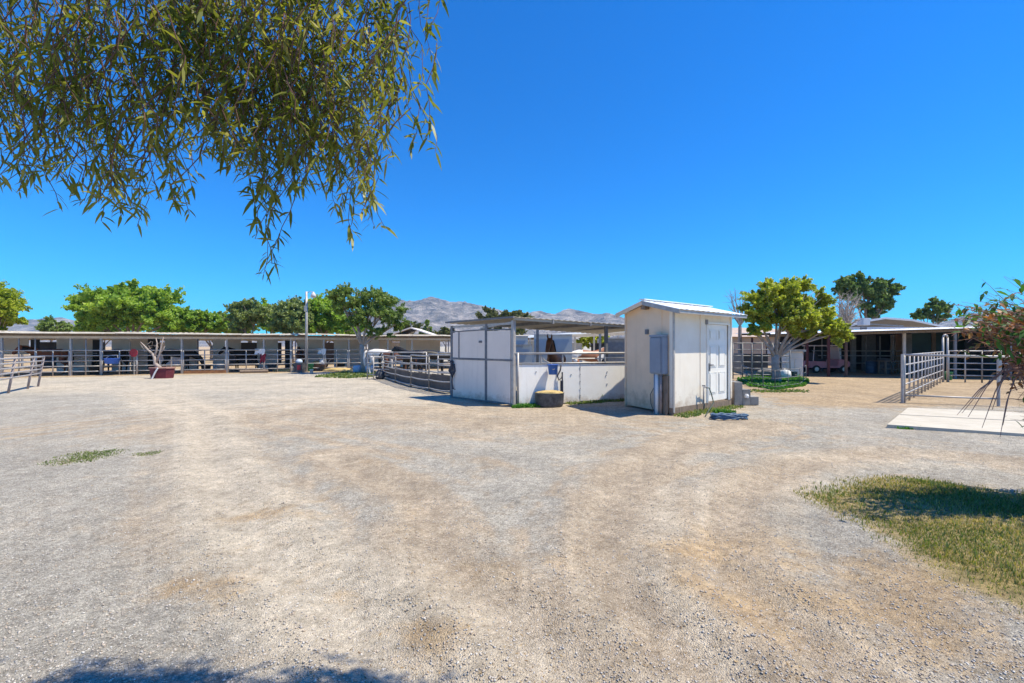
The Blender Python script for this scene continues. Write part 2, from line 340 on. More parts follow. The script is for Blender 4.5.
band = np.exp(-((YY-10.6-0.1*XX)/2.6)**2)*np.exp(-((XX+1)/8)**2); dirt += band*0.75*(0.5+n2)
st_ = streak(TR1, 1.1, 7, 1)+streak(TR2, 1.0, 8, 2)+streak(TR3, .9, 8, 3)+streak(TR4, 1.1, 7, 4)+streak(TR5, 1.2, 5, 5)+streak(TR6, 1.4, 4, 6)+streak(TR7, .9, 8, 7)
dirt += np.clip(st_, 0, 1)*.8*(n2+.35); pale += np.clip(-st_, 0, 1)*.5*(n1+.3)
clod = np.clip((fbm(XX, YY, 2.6, 55)-.60)*9, 0, 1)
far = np.clip((YY-12.5)/4, 0, 1)*np.clip((26-YY)/4, 0, 1); pale += far*np.clip((-XX)/6, 0, 1)*0.55*(0.6+n1)
pale += np.exp(-((YY-14.3-0.25*XX)/2.2)**2)*np.exp(-((XX+4)/7)**2)*0.55
gold += np.clip((XX-6.5)/2, 0, 1)*np.clip((YY-10.6)/1.5, 0, 1)*np.clip((40-YY)/6, 0, 1)*0.85*(0.6+0.6*n1)
rt = np.exp(-((XX-2.8)/1.0)**2)*np.exp(-((YY-2.9)/1.1)**2); gold += rt*0.55*(n2 > 0.35)*n2*1.6
PB = Vector((-4, 31, 0)); UB = Vector((-.937, -.347, 0)).normalized(); VB = Vector((-.347, .937, 0)).normalized()
vb = (XX-PB.x)*VB.x+(YY-PB.y)*VB.y; sb = (XX-PB.x)*UB.x+(YY-PB.y)*UB.y
nearb = np.clip((vb+1.7)/1.3, 0, 1)*np.clip((sb+3)/2, 0, 1); gold += nearb*0.9
pale *= 1-nearb
for px, py, r, k in ((205, 590, 0.25, .6), (430, 638, 0.22, .55), (480, 572, 0.3, .4), (380, 462, 0.35, .4), (290, 510, .3, .5), (740, 600, 0.3, .5), (700, 545, .4, .6), (335, 600, .25, .3), (950, 640, .3, .4)):
    g = G(px, py); gold += k*np.exp(-(((XX-g.x)/(r*1.6))**2+((YY-g.y)/r)**2))*(0.2+1.3*n3)
gold += clod*.25
gd = polyd(XX, YY, GRASSPOLY); turf = np.clip((gd+0.12+(n2-0.5)*0.5)*4, 0, 1)
me = mesh_np('ground', V, Fc, None) if False else None
def ground_mat():
    m = bpy.data.materials.new('gravel_and_dirt'); m.use_nodes = True; nt = m.node_tree; N = nt.nodes; L = nt.links
    b = N['Principled BSDF']; b.inputs['Roughness'].default_value = 0.95; b.inputs['Specular IOR Level'].default_value = 0.15
    tc = N.new('ShaderNodeTexCoord'); at = N.new('ShaderNodeAttribute'); at.attribute_name = 'cover'; sp = N.new('ShaderNodeSeparateColor'); L.new(at.outputs['Color'], sp.inputs[0])
    def noise(sc, d=5, r=0.6):
        n = N.new('ShaderNodeTexNoise'); n.inputs['Scale'].default_value = sc; n.inputs['Detail'].default_value = d; n.inputs['Roughness'].default_value = r; L.new(tc.outputs['Object'], n.inputs['Vector']); return n.outputs[0]
    def ramp(src, *st):
        r = N.new('ShaderNodeValToRGB'); cr = r.color_ramp
        while len(cr.elements) > 1: cr.elements.remove(cr.elements[-1])
        cr.elements[0].position = st[0][0]; cr.elements[0].color = (*st[0][1], 1)
        for p, c in st[1:]: e = cr.elements.new(p); e.color = (*c, 1)
        L.new(src, r.inputs[0]); return r.outputs[0]
    def mix(f, a, c, mode='MIX'):
        x = N.new('ShaderNodeMix'); x.data_type = 'RGBA'; x.blend_type = mode
        if isinstance(f, float): x.inputs[0].default_value = f
        else: L.new(f, x.inputs[0])
        for s_, k in ((a, 6), (c, 7)):
            if isinstance(s_, tuple): x.inputs[k].default_value = (*s_, 1)
            else: L.new(s_, x.inputs[k])
        return x.outputs[2]
    vo = N.new('ShaderNodeTexVoronoi'); vo.inputs['Scale'].default_value = 105; L.new(tc.outputs['Object'], vo.inputs['Vector'])
    vs = N.new('ShaderNodeSeparateColor'); L.new(vo.outputs['Color'], vs.inputs[0])
    stone = ramp(vs.outputs[0], (0, (0.15, 0.145, 0.14)), (0.25, (0.27, 0.26, 0.25)), (0.6, (0.37, 0.36, 0.35)), (0.85, (0.5, 0.485, 0.47)), (1, (0.74, 0.72, 0.7)))
    gv = mix(0.45, stone, ramp(noise(9, 8, .75), (0.3, (0.2, 0.195, 0.19)), (0.5, (0.35, 0.34, 0.33)), (0.72, (0.52, 0.51, 0.49))))
    soil = mix(0.35, ramp(noise(5, 8, .75), (0.3, (0.27, 0.19, 0.12)), (0.5, (0.43, 0.33, 0.235)), (0.7, (0.56, 0.46, 0.35))), stone)
    dust = mix(0.25, ramp(noise(6, 8, .7), (0.3, (0.42, 0.37, 0.31)), (0.6, (0.62, 0.56, 0.49))), stone)
    hay = mix(0.2, ramp(noise(7, 8, .75), (0.3, (0.24, 0.16, 0.08)), (0.5, (0.40, 0.28, 0.16)), (0.7, (0.55, 0.42, 0.26))), stone)
    def msk(ch, lo=0.3, hi=0.75):
        ad = N.new('ShaderNodeMath'); ad.operation = 'ADD'; L.new(sp.outputs[ch], ad.inputs[0])
        nn = noise(3.5, 8, .75); sb_ = N.new('ShaderNodeMath'); sb_.operation = 'MULTIPLY_ADD'; sb_.inputs[1].default_value = 1.3; sb_.inputs[2].default_value = -0.65; L.new(nn, sb_.inputs[0]); L.new(sb_.outputs[0], ad.inputs[1])
        mr = N.new('ShaderNodeMapRange'); mr.interpolation_type = 'SMOOTHSTEP'; mr.inputs[1].default_value = lo; mr.inputs[2].default_value = hi; L.new(ad.outputs[0], mr.inputs[0])
        mu = N.new('ShaderNodeMath'); mu.operation = 'MULTIPLY'; mu.inputs[1].default_value = 0.8; L.new(mr.outputs[0], mu.inputs[0]); return mu.outputs[0]
    c = mix(msk(0, .1, .75), gv, soil); c = mix(msk(1, .1, .8), c, dust); c = mix(msk(2, .15, .7), c, hay)
    turfc = ramp(noise(6, 6, .7), (0.35, (0.13, 0.12, 0.05)), (0.6, (0.34, 0.27, 0.13)))
    c = mix(at.outputs['Alpha'], c, turfc)
    big = ramp(noise(0.9, 5, .6), (0.3, (0.91, 0.86, 0.765)), (0.65, (1.2, 1.13, 0.995)))
    c = mix(1.0, c, big, 'MULTIPLY')
    spk = ramp(noise(26, 6, .8), (0.3, (0.55, 0.53, 0.5)), (0.44, (1, 1, 1)), (0.62, (1, 1, 1)), (0.75, (1.22, 1.2, 1.17)))
    c = mix(1.0, c, spk, 'MULTIPLY')
    g1_ = ramp(noise(11, 12, .92), (0.36, (0.5, 0.48, 0.45)), (0.46, (0.95, 0.94, 0.92)), (0.55, (1.16, 1.14, 1.11)), (0.66, (1.6, 1.57, 1.52)))
    c = mix(1.0, c, g1_, 'MULTIPLY')
    g2_ = ramp(noise(2.6, 12, .9), (0.36, (0.72, 0.71, 0.69)), (0.5, (1, 1, 1)), (0.64, (1.2, 1.2, 1.18)))
    c = mix(1.0, c, g2_, 'MULTIPLY')
    L.new(c, b.inputs['Base Color'])
    ad = N.new('ShaderNodeMath'); ad.operation = 'SUBTRACT'; L.new(noise(14, 12, .9), ad.inputs[0]); mu = N.new('ShaderNodeMath'); mu.operation = 'MULTIPLY'; mu.inputs[1].default_value = 0.7
    L.new(vo.outputs['Distance'], mu.inputs[0]); L.new(mu.outputs[0], ad.inputs[1])
    bp = N.new('ShaderNodeBump'); bp.inputs['Strength'].default_value = 0.9; bp.inputs['Distance'].default_value = 0.02; L.new(ad.outputs[0], bp.inputs['Height']); L.new(bp.outputs[0], b.inputs['Normal'])
    return m
M_ground = ground_mat()
me = mesh_np('ground', V, Fc, M_ground); me.shade_smooth()
ca = me.color_attributes.new('cover', 'FLOAT_COLOR', 'POINT')
ca.data.foreach_set('color', np.stack([np.clip(dirt, 0, 1), np.clip(pale, 0, 1), np.clip(gold, 0, 1), turf*0.85], -1).astype(np.float32).ravel())
go = link(bpy.data.objects.new('ground', me)); go['kind'] = 'structure'

# loose stones lying on the gravel near the camera
def stones(N, fn, smin, smax, m, name, label):
    X, Y = fn(N); keep = polyd(X, Y, GRASSPOLY) < -0.05; X = X[keep]; Y = Y[keep]; N = len(X)
    Z = gheight(X, Y); s = smin+(smax-smin)*rng.random(N)**2.5
    base = np.array([(1, 0, 0), (-1, 0, 0), (0, 1, 0), (0, -1, 0), (0, 0, .75), (0, 0, -.6)])
    Vt = base[None]*(0.65+0.7*rng.random((N, 6, 1)))*s[:, None, None]
    Vt += (rng.random((N, 6, 3))-.5)*s[:, None, None]*0.5
    an = rng.random(N)*6.28; c, sn = np.cos(an), np.sin(an); x = Vt[..., 0]*c[:, None]-Vt[..., 1]*sn[:, None]; y = Vt[..., 0]*sn[:, None]+Vt[..., 1]*c[:, None]
    Vt = np.stack([x+X[:, None], y+Y[:, None], Vt[..., 2]+Z[:, None]+s[:, None]*0.25], -1)
    f = np.array([(0, 2, 4), (2, 1, 4), (1, 3, 4), (3, 0, 4), (2, 0, 5), (1, 2, 5), (3, 1, 5), (0, 3, 5)])
    Fs = (np.arange(N)[:, None, None]*6+f[None]).reshape(-1, 3)
    o = link(bpy.data.objects.new(name, mesh_np(name, Vt.reshape(-1, 3), Fs, m))); tagset(o, label, 'gravel', kind='stuff')
def near_pts(N):
    Y = 1.9+(rng.random(N)**1.9)*9; X = (rng.random(N)*2-1)*Y*1.2; return X, Y
M_stone = leafmat('loose_stone', [(0.22, 0.19, 0.17), (0.36, 0.33, 0.3), (0.44, 0.41, 0.38), (0.42, 0.33, 0.25), (0.56, 0.52, 0.47), (0.66, 0.63, 0.58)], rough=0.95, trans=0.0, nscale=3, spec=0.15)
stones(70000, near_pts, 0.0018, 0.009, M_stone, 'loose_gravel', 'small loose grey stones scattered over the drive')

def litter(N, fn, L0, L1, m, name, label, cat, zo=.004):
    X, Y = fn(N); Z = gheight(X, Y)+zo; n = len(X); D = np.stack([np.cos(a := rng.random(n)*6.28), np.sin(a), rng.normal(size=n)*.12], -1); L_ = L0+(L1-L0)*rng.random(n)**2
    C_ = np.stack([X, Y, Z], -1); sd_ = np.stack([-D[:, 1], D[:, 0], rng.normal(size=n)*.25], -1)*(L_*.16)[:, None]; d = D*(L_/2)[:, None]
    V_ = np.stack([C_-d, C_+sd_, C_+d, C_-sd_], 1).reshape(-1, 3); o = link(bpy.data.objects.new(name, mesh_np(name, V_, np.arange(4*n).reshape(n, 4), m))); tagset(o, label, cat, kind='stuff')
M_litter = leafmat('dry_litter', [(0.10, 0.07, 0.045), (0.2, 0.13, 0.07), (0.36, 0.25, 0.13), (0.5, 0.4, 0.24)], rough=.9, trans=.1, nscale=2)
def lit_pts(N):
    Y = 2.0+(rng.random(N)**1.5)*13; X = (rng.random(N)*2-1)*Y*1.25; k = fbm(X, Y, .8, 91) > .42+.16*rng.random(N); return X[k], Y[k]
litter(11000, lit_pts, .008, .03, M_litter, 'leaf_litter', 'dry leaf and straw litter scattered over the gravel', 'litter')

# ------------------------------------------------------------------ mountains
prof = [(-400, 326), (-150, 323), (0, 321), (15, 318), (40, 317), (62, 315), (80, 320), (110, 334), (200, 340), (330, 338), (378, 308), (400, 298), (432, 296), (450, 299), (470, 300), (488, 304), (505, 309), (525, 312), (540, 308), (555, 312), (568, 306), (582, 307), (598, 312), (606, 310), (630, 317), (680, 326), (740, 331), (880, 331), (930, 322), (975, 311), (1020, 308), (1100, 310), (1300, 320), (1500, 330)]
pxs = np.array([p[0] for p in prof]); pys = np.array([p[1] for p in prof])
NU, NR = 900, 60; uu = np.linspace(-400, 1500, NU); mv = []; D0, D1 = 1250.0, 2050.0
for j in range(NR):
    t = j/(NR-1); D = D0+(D1-D0)*t
    for k in range(NU):
        px = uu[k]; top = (346-np.interp(px, pxs, pys)); ridge = min(t/0.72, 1.0)
        X = (px-512)/F*D
        q = Vector((X/190, D/150, 3.1)); rn = 1-abs(mnoise.noise(q))*2; rn2 = 1-abs(mnoise.noise(q*2.7))*2; rn3 = mnoise.noise(q*7)
        h = (ridge**1.15)*(0.72+0.18*rn+0.11*rn2+0.05*rn3) if t < 0.72 else (1-(t-.72)/.28)*(0.93+0.05*rn)+0.03*rn3
        if t <= 0: h = -0.02
        mv.append((X, D, H*(h > 0)+h*top*D/F*(1 if t < .72 else 1)))
mf = [(j*NU+k, j*NU+k+1, (j+1)*NU+k+1, (j+1)*NU+k) for j in range(NR-1) for k in range(NU-1)]
def mount_mat():
    m = bpy.data.materials.new('limestone_slope'); m.use_nodes = True; N = m.node_tree.nodes; L = m.node_tree.links; b = N['Principled BSDF']
    b.inputs['Roughness'].default_value = 0.95; b.inputs['Specular IOR Level'].default_value = 0.1
    tc = N.new('ShaderNodeTexCoord'); mp = N.new('ShaderNodeMapping'); mp.inputs['Scale'].default_value = (0.02, 0.012, 0.05); L.new(tc.outputs['Object'], mp.inputs[0])
    n = N.new('ShaderNodeTexNoise'); n.inputs['Scale'].default_value = 1.0; n.inputs['Detail'].default_value = 9; n.inputs['Roughness'].default_value = 0.72; n.inputs['Distortion'].default_value = 0.6; L.new(mp.outputs[0], n.inputs['Vector'])
    r = N.new('ShaderNodeValToRGB'); cr = r.color_ramp; cr.elements[0].position = 0.33; cr.elements[0].color = (0.10, 0.085, 0.085, 1); cr.elements[1].position = 0.64; cr.elements[1].color = (0.5, 0.43, 0.38, 1)
    e = cr.elements.new(0.48); e.color = (0.28, 0.235, 0.21, 1)
    L.new(n.outputs[0], r.inputs[0]); L.new(r.outputs[0], b.inputs['Base Color'])
    bp = N.new('ShaderNodeBump'); bp.inputs['Strength'].default_value = 1; bp.inputs['Distance'].default_value = 28; L.new(n.outputs[0], bp.inputs['Height']); L.new(bp.outputs[0], b.inputs['Normal']); return m
mo = link(bpy.data.objects.new('mountains', mesh_from('mountains', mv, mf, mount_mat(), False))); mo['kind'] = 'structure'
# clear desert air, box round everything
hz = MB().box((0, 0, 150-1.5), (6400, 6400, 303)); hm = bpy.data.materials.new('desert_air'); hm.use_nodes = True
for n_ in list(hm.node_tree.nodes):
    if n_.type == 'BSDF_PRINCIPLED': hm.node_tree.nodes.remove(n_)
pv = hm.node_tree.nodes.new('ShaderNodeVolumePrincipled'); pv.inputs['Color'].default_value = (0.36, 0.68, 1.0, 1); pv.inputs['Density'].default_value = 0.00016; pv.inputs['Anisotropy'].default_value = 0.0
hm.node_tree.links.new(pv.outputs[0], hm.node_tree.nodes['Material Output'].inputs['Volume'])
ho = link(bpy.data.objects.new('haze', mesh_from('haze', hz.v, hz.f, hm))); ho['kind'] = 'stuff'

# ------------------------------------------------------------------ foliage helpers
def unit(n):
    v = rng.normal(size=(n, 3)); return v/np.linalg.norm(v, axis=1)[:, None]
def leaf_quads(C, D, L, Wd, curve=0.0):
    """rhombic leaves: centres C, directions D, length L, width Wd"""
    n = len(C); s = np.cross(D, unit(n)); s /= np.linalg.norm(s, axis=1)[:, None]+1e-9; L = L[:, None]; Wd = Wd[:, None]
    V = np.stack([C-D*L/2, C+s*Wd/2, C+D*L/2, C-s*Wd/2], 1).reshape(-1, 3)
    return V, np.arange(n*4).reshape(n, 4)
def leaf_long(B, D, L, Wd, droop=0.25):
    """long leaves of three faces, curved down; B = base"""
    n = len(B); s = np.cross(D, unit(n)*0.6+np.array([0, 0, 1.0])); s /= np.linalg.norm(s, axis=1)[:, None]+1e-9; L = L[:, None]; Wd = Wd[:, None]
    dn = np.array([0, 0, -1.0])[None]
    c1 = B+D*L*0.3+dn*L*droop*0.06; c2 = B+D*L*0.66+dn*L*droop*0.3; c3 = B+D*L+dn*L*droop*0.8
    V = np.stack([B, c1+s*Wd/2, c1-s*Wd/2, c2+s*Wd*.42, c2-s*Wd*.42, c3], 1).reshape(-1, 3)
    o = np.arange(n)[:, None]*6; F4 = np.concatenate([o+np.array([[0, 1, 1, 2]]), o+np.array([[2, 1, 3, 4]]), o+np.array([[4, 3, 3, 5]])])
    T = np.concatenate([o+np.array([[0, 1, 2]]), o+np.array([[2, 1, 3]]), o+np.array([[2, 3, 4]]), o+np.array([[4, 3, 5]])])
    return V, T
def crown_pts(blobs, per, clump=0.28, fill=0.62):
    """leaves gathered along short twigs that radiate from each bough, with gaps between the boughs"""
    out = []
    for (cx, cy, cz, rx, ry, rz, w) in blobs:
        nb = max(9, int(21*w)); d = unit(nb); d[:, 2] = d[:, 2]*0.9+0.12; R3 = np.array([rx, ry, rz])
        C = np.array([cx, cy, cz])+d*R3*(0.45+0.35*rng.random((nb, 1)))
        tot = int(per*w); tw_ = 9; per_tw = max(5, int(tot/(nb*tw_)))
        for i in range(nb):
            td = unit(tw_)*0.8+d[i]*0.75; L = (0.30+0.32*rng.random((tw_, 1, 1)))*min(rx, rz*1.25)
            t = rng.random((tw_, per_tw, 1))**0.8
            P = C[i]+td[:, None, :]*np.array([1.1, 1.1, 0.85])*t*L+rng.normal(size=(tw_, per_tw, 3))*(0.055+0.05*(1-t))*min(rx, rz)
            out.append(P.reshape(-1, 3))
    return np.concatenate(out)
def grow(p, d, L, r, lvl, out, spread=0.6, up=0.25):
    n = 5; pts = [Vector(p)]; dd = Vector(d).normalized()
    for i in range(n):
        dd = (dd+Vector((random.uniform(-1, 1), random.uniform(-1, 1), random.uniform(-.5, 1)*up*2))*0.16).normalized(); pts.append(pts[-1]+dd*L/n)
    rr = [r*(1-0.55*i/n) for i in range(n+1)]; out.tube(pts, rr, 7 if lvl > 1 else 5)
    if lvl > 0:
        for k in range(3 if lvl > 1 else 4):
            i = random.choice([3, 4, 5]) if k else n; nd = (dd+Vector((random.uniform(-1, 1), random.uniform(-1, 1), random.uniform(-.3, .9)))*spread).normalized()
            grow(pts[i], nd, L*random.uniform(.6, .8), rr[i]*0.8, lvl-1, out, spread, up)
def tree(name, label, Y, tpx, basepy, blobs, leaf, n, size, bark=None, group=None, trunk_r=0.2, fork=0.35, cat='tree', lean=0, depth=0.8, barkthick=1, lvl=2):
    """blobs in picture columns/rows at depth Y: (px, py, rx_px, ry_px, weight)"""
    base = AT(tpx, Y, 0); k = Y/F; t = Thing(name, label, cat, base)
    if group: t.o['group'] = group
    bl = [((px-512)*k, Y+dy*k*rx, ZY(py, Y), rx*k, rx*k*depth, ry*k, w) for (px, py, rx, ry, w, dy) in [(b+(random.uniform(-.5, .5),))[:6] for b in blobs]]
    P = crown_pts(bl, n); P = P[P[:, 2] > 0.3]; m = len(P); D = unit(m); D[:, 2] -= 0.25; D /= np.linalg.norm(D, axis=1)[:, None]
    L = size*(0.7+0.7*rng.random(m)); Vv, Ff = leaf_quads(P, D, L, L*0.5)
    t.npart('crown', Vv, Ff, leaf)
    mb = MB(); zc = np.mean([b[2] for b in bl]); top = Vector((base.x+lean, base.y, zc*fork+0.2))
    mb.tube([base-Vector((0, 0, .1)), base.lerp(top, .3)+Vector((.03, 0, 0)), base.lerp(top, .65)-Vector((.04, 0, 0)), top], [trunk_r*1.35, trunk_r, trunk_r*.9, trunk_r*.8], 9)
    for b in bl:
        tgt = Vector((b[0], b[1], b[2]+b[5]*0.2)); mid = top.lerp(tgt, .5)+Vector((random.uniform(-.2, .2), random.uniform(-.2, .2), random.uniform(-.1, .3)))*k*10
        mb.tube([top-Vector((0, 0, .15)), top.lerp(mid, .5), mid, mid.lerp(tgt, .6), tgt], [trunk_r*.5, trunk_r*.36, trunk_r*.26, trunk_r*.16, trunk_r*.08], 6)
        for _ in range(4):
            e = tgt+Vector((random.uniform(-1, 1)*b[3], random.uniform(-1, 1)*b[4], random.uniform(-.6, .9)*b[5]))*0.85
            m2 = mid.lerp(e, .5)+Vector((0, 0, .1)); mb.tube([mid, m2, e], [trunk_r*.22, trunk_r*.14, trunk_r*.05], 5)
    t.part('trunk', mb, bark or M_bark, smooth=True); return t
L_green = leafmat('fresh_green_leaves', [(0.10, 0.18, 0.03), (0.21, 0.33, 0.05), (0.34, 0.46, 0.07), (0.5, 0.56, 0.12)], nscale=.35, trans=.42)
L_mid = leafmat('mid_green_leaves', [(0.09, 0.14, 0.04), (0.18, 0.25, 0.06), (0.3, 0.36, 0.1)], nscale=.5, trans=.35)
L_darkg = leafmat('dull_green_leaves', [(0.11, 0.15, 0.05), (0.22, 0.27, 0.09), (0.34, 0.38, 0.14)], nscale=.8, trans=.3)
L_yel = leafmat('yellow_green_leaves', [(0.12, 0.17, 0.02), (0.26, 0.32, 0.03), (0.42, 0.46, 0.05), (0.5, 0.48, 0.08)], nscale=1, trans=.45)
L_lime = leafmat('lime_leaves', [(0.15, 0.17, 0.05), (0.28, 0.31, 0.06), (0.48, 0.5, 0.07), (0.62, 0.6, 0.09)], nscale=.9, trans=.45)
L_pine = leafmat('pine_needles', [(0.08, 0.13, 0.05), (0.15, 0.22, 0.07), (0.26, 0.33, 0.11)], nscale=.5, trans=.3)
L_olive = leafmat('olive_green_leaves', [(0.07, 0.08, 0.03), (0.13, 0.14, 0.05), (0.2, 0.2, 0.08)], nscale=.8, trans=.3)
L_euc = leafmat('long_olive_leaves', [(0.07, 0.10, 0.02), (0.15, 0.17, 0.03), (0.26, 0.25, 0.05), (0.45, 0.38, 0.13)], rough=0.45, nscale=3, trans=.42, spec=.3, trc=1.2)
L_red = leafmat('dry_red_brown_leaves', [(0.2, 0.07, 0.03), (0.34, 0.13, 0.06), (0.45, 0.22, 0.1), (0.5, 0.3, 0.22)], nscale=3, trans=.35, trc=.9)
L_bush = leafmat('bush_green_leaves', [(0.03, 0.09, 0.02), (0.06, 0.16, 0.03), (0.11, 0.22, 0.04)], nscale=3, trans=.35)
L_grass = leafmat('grass_blades', [(0.07, 0.11, 0.02), (0.13, 0.17, 0.03), (0.28, 0.24, 0.07), (0.46, 0.34, 0.14), (0.58, 0.44, 0.22)], nscale=1.3, trans=.35)
L_lawn = leafmat('green_lawn_blades', [(0.04, 0.13, 0.02), (0.07, 0.2, 0.03), (0.14, 0.28, 0.05)], nscale=1.6, trans=.35)
L_weed = leafmat('weeds', [(0.06, 0.12, 0.03), (0.14, 0.19, 0.05), (0.3, 0.28, 0.1)], nscale=3, trans=.35)

# ------------------------------------------------------------------ left barn (long open shelter)
def LB(px, v=0.0):
    P = PB+VB*v; return on(px, P, P+UB)
s_ = lambda P: (P-PB).dot(UB)
barn = Thing('horse_barn', 'long low open horse barn with tan roof across the left background', 'barn', PB)
def bp(s, v, z): p = PB+UB*s+VB*v; return Vector((p.x, p.y, z))
ZF, ZB = 2.33, 2.42; M_fl = mat('pale_tan_flashing', (0.5, 0.45, 0.38), (0.36, 0.31, 0.25), 0.7, 2.5)
r1 = MB()
r1.corr(bp(-9, -0.3, ZF), bp(31, -0.3, ZF), bp(-9, 5.0, ZB), bp(31, 5.0, ZB), 150, 0.03)
sag = lambda p: .03*math.sin(p[0]*.9+1)+.02*math.sin(p[0]*2.3)
r1.v = [(x, y, z+sag((x, y))) for x, y, z in r1.v]; barn.part('roof', r1, M_under)
for k in range(20):
    s0, s1 = -9+2*k, -9+2*k+1.985; j0, j1 = random.uniform(-.012, .012), random.uniform(-.012, .012); q0, q1 = bp(s0, 0, 0), bp(s1, 0, 0); g0_, g1_ = sag(q0)+j0, sag(q1)+j1
    barn.part('fascia', MB().hexa([bp(s0, -.42, ZF-.05+g0_), bp(s1, -.42, ZF-.05+g1_), bp(s1, -.32, ZF+.02+g1_), bp(s0, -.32, ZF+.02+g0_)], [bp(s0, -.41, ZF-.065+g0_), bp(s1, -.41, ZF-.065+g1_), bp(s1, -.31, ZF+.005+g1_), bp(s0, -.31, ZF+.005+g0_)]), M_fl)
barn.part('beam', MB().bar(bp(-9, 0.02, ZF-0.12), bp(31, 0.02, ZF-0.12), 0.06, 0.10), M_wood)
barn.part('beam', MB().bar(bp(-9, 3.2, ZF-0.12), bp(31, 3.2, ZF-0.12), 0.1, 0.16), M_fascia)
barn.part('beam', MB().bar(bp(-9, -0.06, ZF-0.26), bp(31, -0.06, ZF-0.26), 0.03, 0.13), M_fascia)
for k in range(14):
    s = -8+k*3.0; barn.part('rafter', MB().bar(bp(s, -0.25, ZF-0.06), bp(s, 4.9, ZB-0.06), 0.05, 0.09), M_steeld)
for px in (-60, 2, 71, 101.5, 182, 227, 264, 291, 324, 349, 388, 412, 452):
    p = LB(px); barn.part('post', MB().box((p.x, p.y, (ZF-.2)/2), (0.09, 0.09, ZF-.2)), M_steel)
for k, s in enumerate(np.arange(-5, 31, 3.6)):
    p = bp(s, 4.8, 0); barn.part('post', MB().box((p.x, p.y, ZB/2-.03), (0.08, 0.08, ZB-.1)), M_steeld)
walls = [(-60, -20, 'M_bluegrey', 0, 2.1), (0, 29, 'M_pgrey', 1.1, 2.1), (31, 40, 'M_dark', 0, 2.0), (57, 84, 'M_lbluegrey', 0, 2.1), (84, 93, 'M_white', 0, 2.1), (93, 101, 'M_dark', 0, 2.0),
         (112, 130, 'M_lbluegrey', 0, 2.1), (131, 148, 'M_white', 0, 2.1), (148, 160, 'M_dark', 0, 2.1), (165, 181, 'M_lbluegrey', 0.9, 2.1), (182, 197, 'M_pgrey', 0, 2.1), (213, 225, 'M_lbluegrey', 0, 2.1),
         (227, 241, 'M_pgrey', 1.0, 2.1), (257, 278, 'M_lbluegrey', 0, 2.1), (285, 292, 'M_dark', 0, 2.0), (297, 323, 'M_lbluegrey', 0, 2.1), (334, 347, 'M_lbluegrey', 0, 2.1), (347, 362, 'M_pgrey', 0, 2.1),
         (368, 379, 'M_lbluegrey', 0, 2.1), (379, 392, 'M_white', 0, 2.1), (400, 406, 'M_lbluegrey', 0, 2.1), (406, 440, 'M_white', 0, 2.1)]
for a_, b_, m_, z0, z1 in walls:
    P = LB(b_, 3.9); Q = LB(a_, 3.9); barn.part('stall_wall', MB().slab(P, Q, z0, z1, 0.05), globals()[m_])
    for zf in (z1, 1.15): barn.part('wall_frame', MB().bar(P+Vector((0, -.03, zf)), Q+Vector((0, -.03, zf)), 0.05, 0.05), M_steel)
for px in (42, 62, 100, 131, 182, 227, 278, 324, 366):        # partition rails running back between stalls
    a0 = LB(px, .1); b0 = a0+VB*3.7
    for z in (0.4, 0.7, 1.0, 1.3): barn.part('partition_rail', MB().tube([a0+Vector((0, 0, z)), b0+Vector((0, 0, z))], 0.022, 5), M_steeld)
# low lattice panel in the second stall
lt = MB(); P = LB(75, 3); Q = LB(91, 3); d = (Q-P)
for i in range(9): q = P+d*i/8; lt.box((q.x, q.y, 0.75), (0.05, 0.03, 0.45))
for z in (0.55, 0.75, 0.95): lt.bar(P+Vector((0, -.02, z)), Q+Vector((0, -.02, z)), 0.03, 0.05)
single('lattice_panel', lt, M_white, 'small white lattice panel standing low in a stall of the long barn', 'panel', P)
# second row of the barn behind (seen through the gaps)
back = Thing('feed_shelter', 'second low stable row glimpsed behind the long barn roof', 'shelter', bp(12, 12, 0))
back.part('roof', MB().corr(bp(-8, 10, 2.2), bp(30, 10, 2.2), bp(-8, 14, 2.05), bp(30, 14, 2.05), 60, .03), M_under)
for k in range(9):
    s = -6+k*4.3; p = bp(s, 10.2, 0); back.part('post', MB().box((p.x, p.y, 1.07), (.09, .09, 2.14)), M_steeld)
for k, m_ in enumerate([M_dark, M_pgrey, M_mat, M_dark, M_pgrey, M_dark]):
    s = -6+k*6.2; back.part('wall', MB().slab(bp(s+3.1+k % 2, 13, 0), bp(s, 13, 0), 0, 1.9, .05), m_)

# ------------------------------------------------------------------ corral panels
def panel(P, Q, h, nr, label, group=None, z0=0.3, legs=(0, 1), m=None, r=0.024, name='corral_panel', lean=(0, 0), top=None, extra_up=None, cat='fence panel', bow=0, mr=None):
    P = Vector(P); Q = Vector(Q); t = Thing(name, label, cat, P, 0, group); m = m or M_steel; ln = Vector((lean[0], lean[1], 0))
    up = lambda q, z: q+Vector((0, 0, z))+ln*(z/h)
    for k in legs:
        q = P.lerp(Q, k); ht = h if extra_up is None else extra_up
        t.part('post', MB().tube([up(q, -0.03), up(q, ht)], r*1.15, 8), m, smooth=True)
    for i in range(nr):
        z = z0+(h-0.02-z0)*i/(nr-1) if nr > 1 else h
        pts = [up(P.lerp(Q, tt), z-bow*4*tt*(1-tt)*(1-i/max(1, nr))) for tt in (0, .25, .5, .75, 1)]
        t.part('rail', MB().tube(pts, r if i < nr-1 else r*1.2, 7), mr or m, smooth=True)
    if extra_up: t.part('rail', MB().tube([up(P, extra_up), up(Q, extra_up)], r, 7), m)
    return t
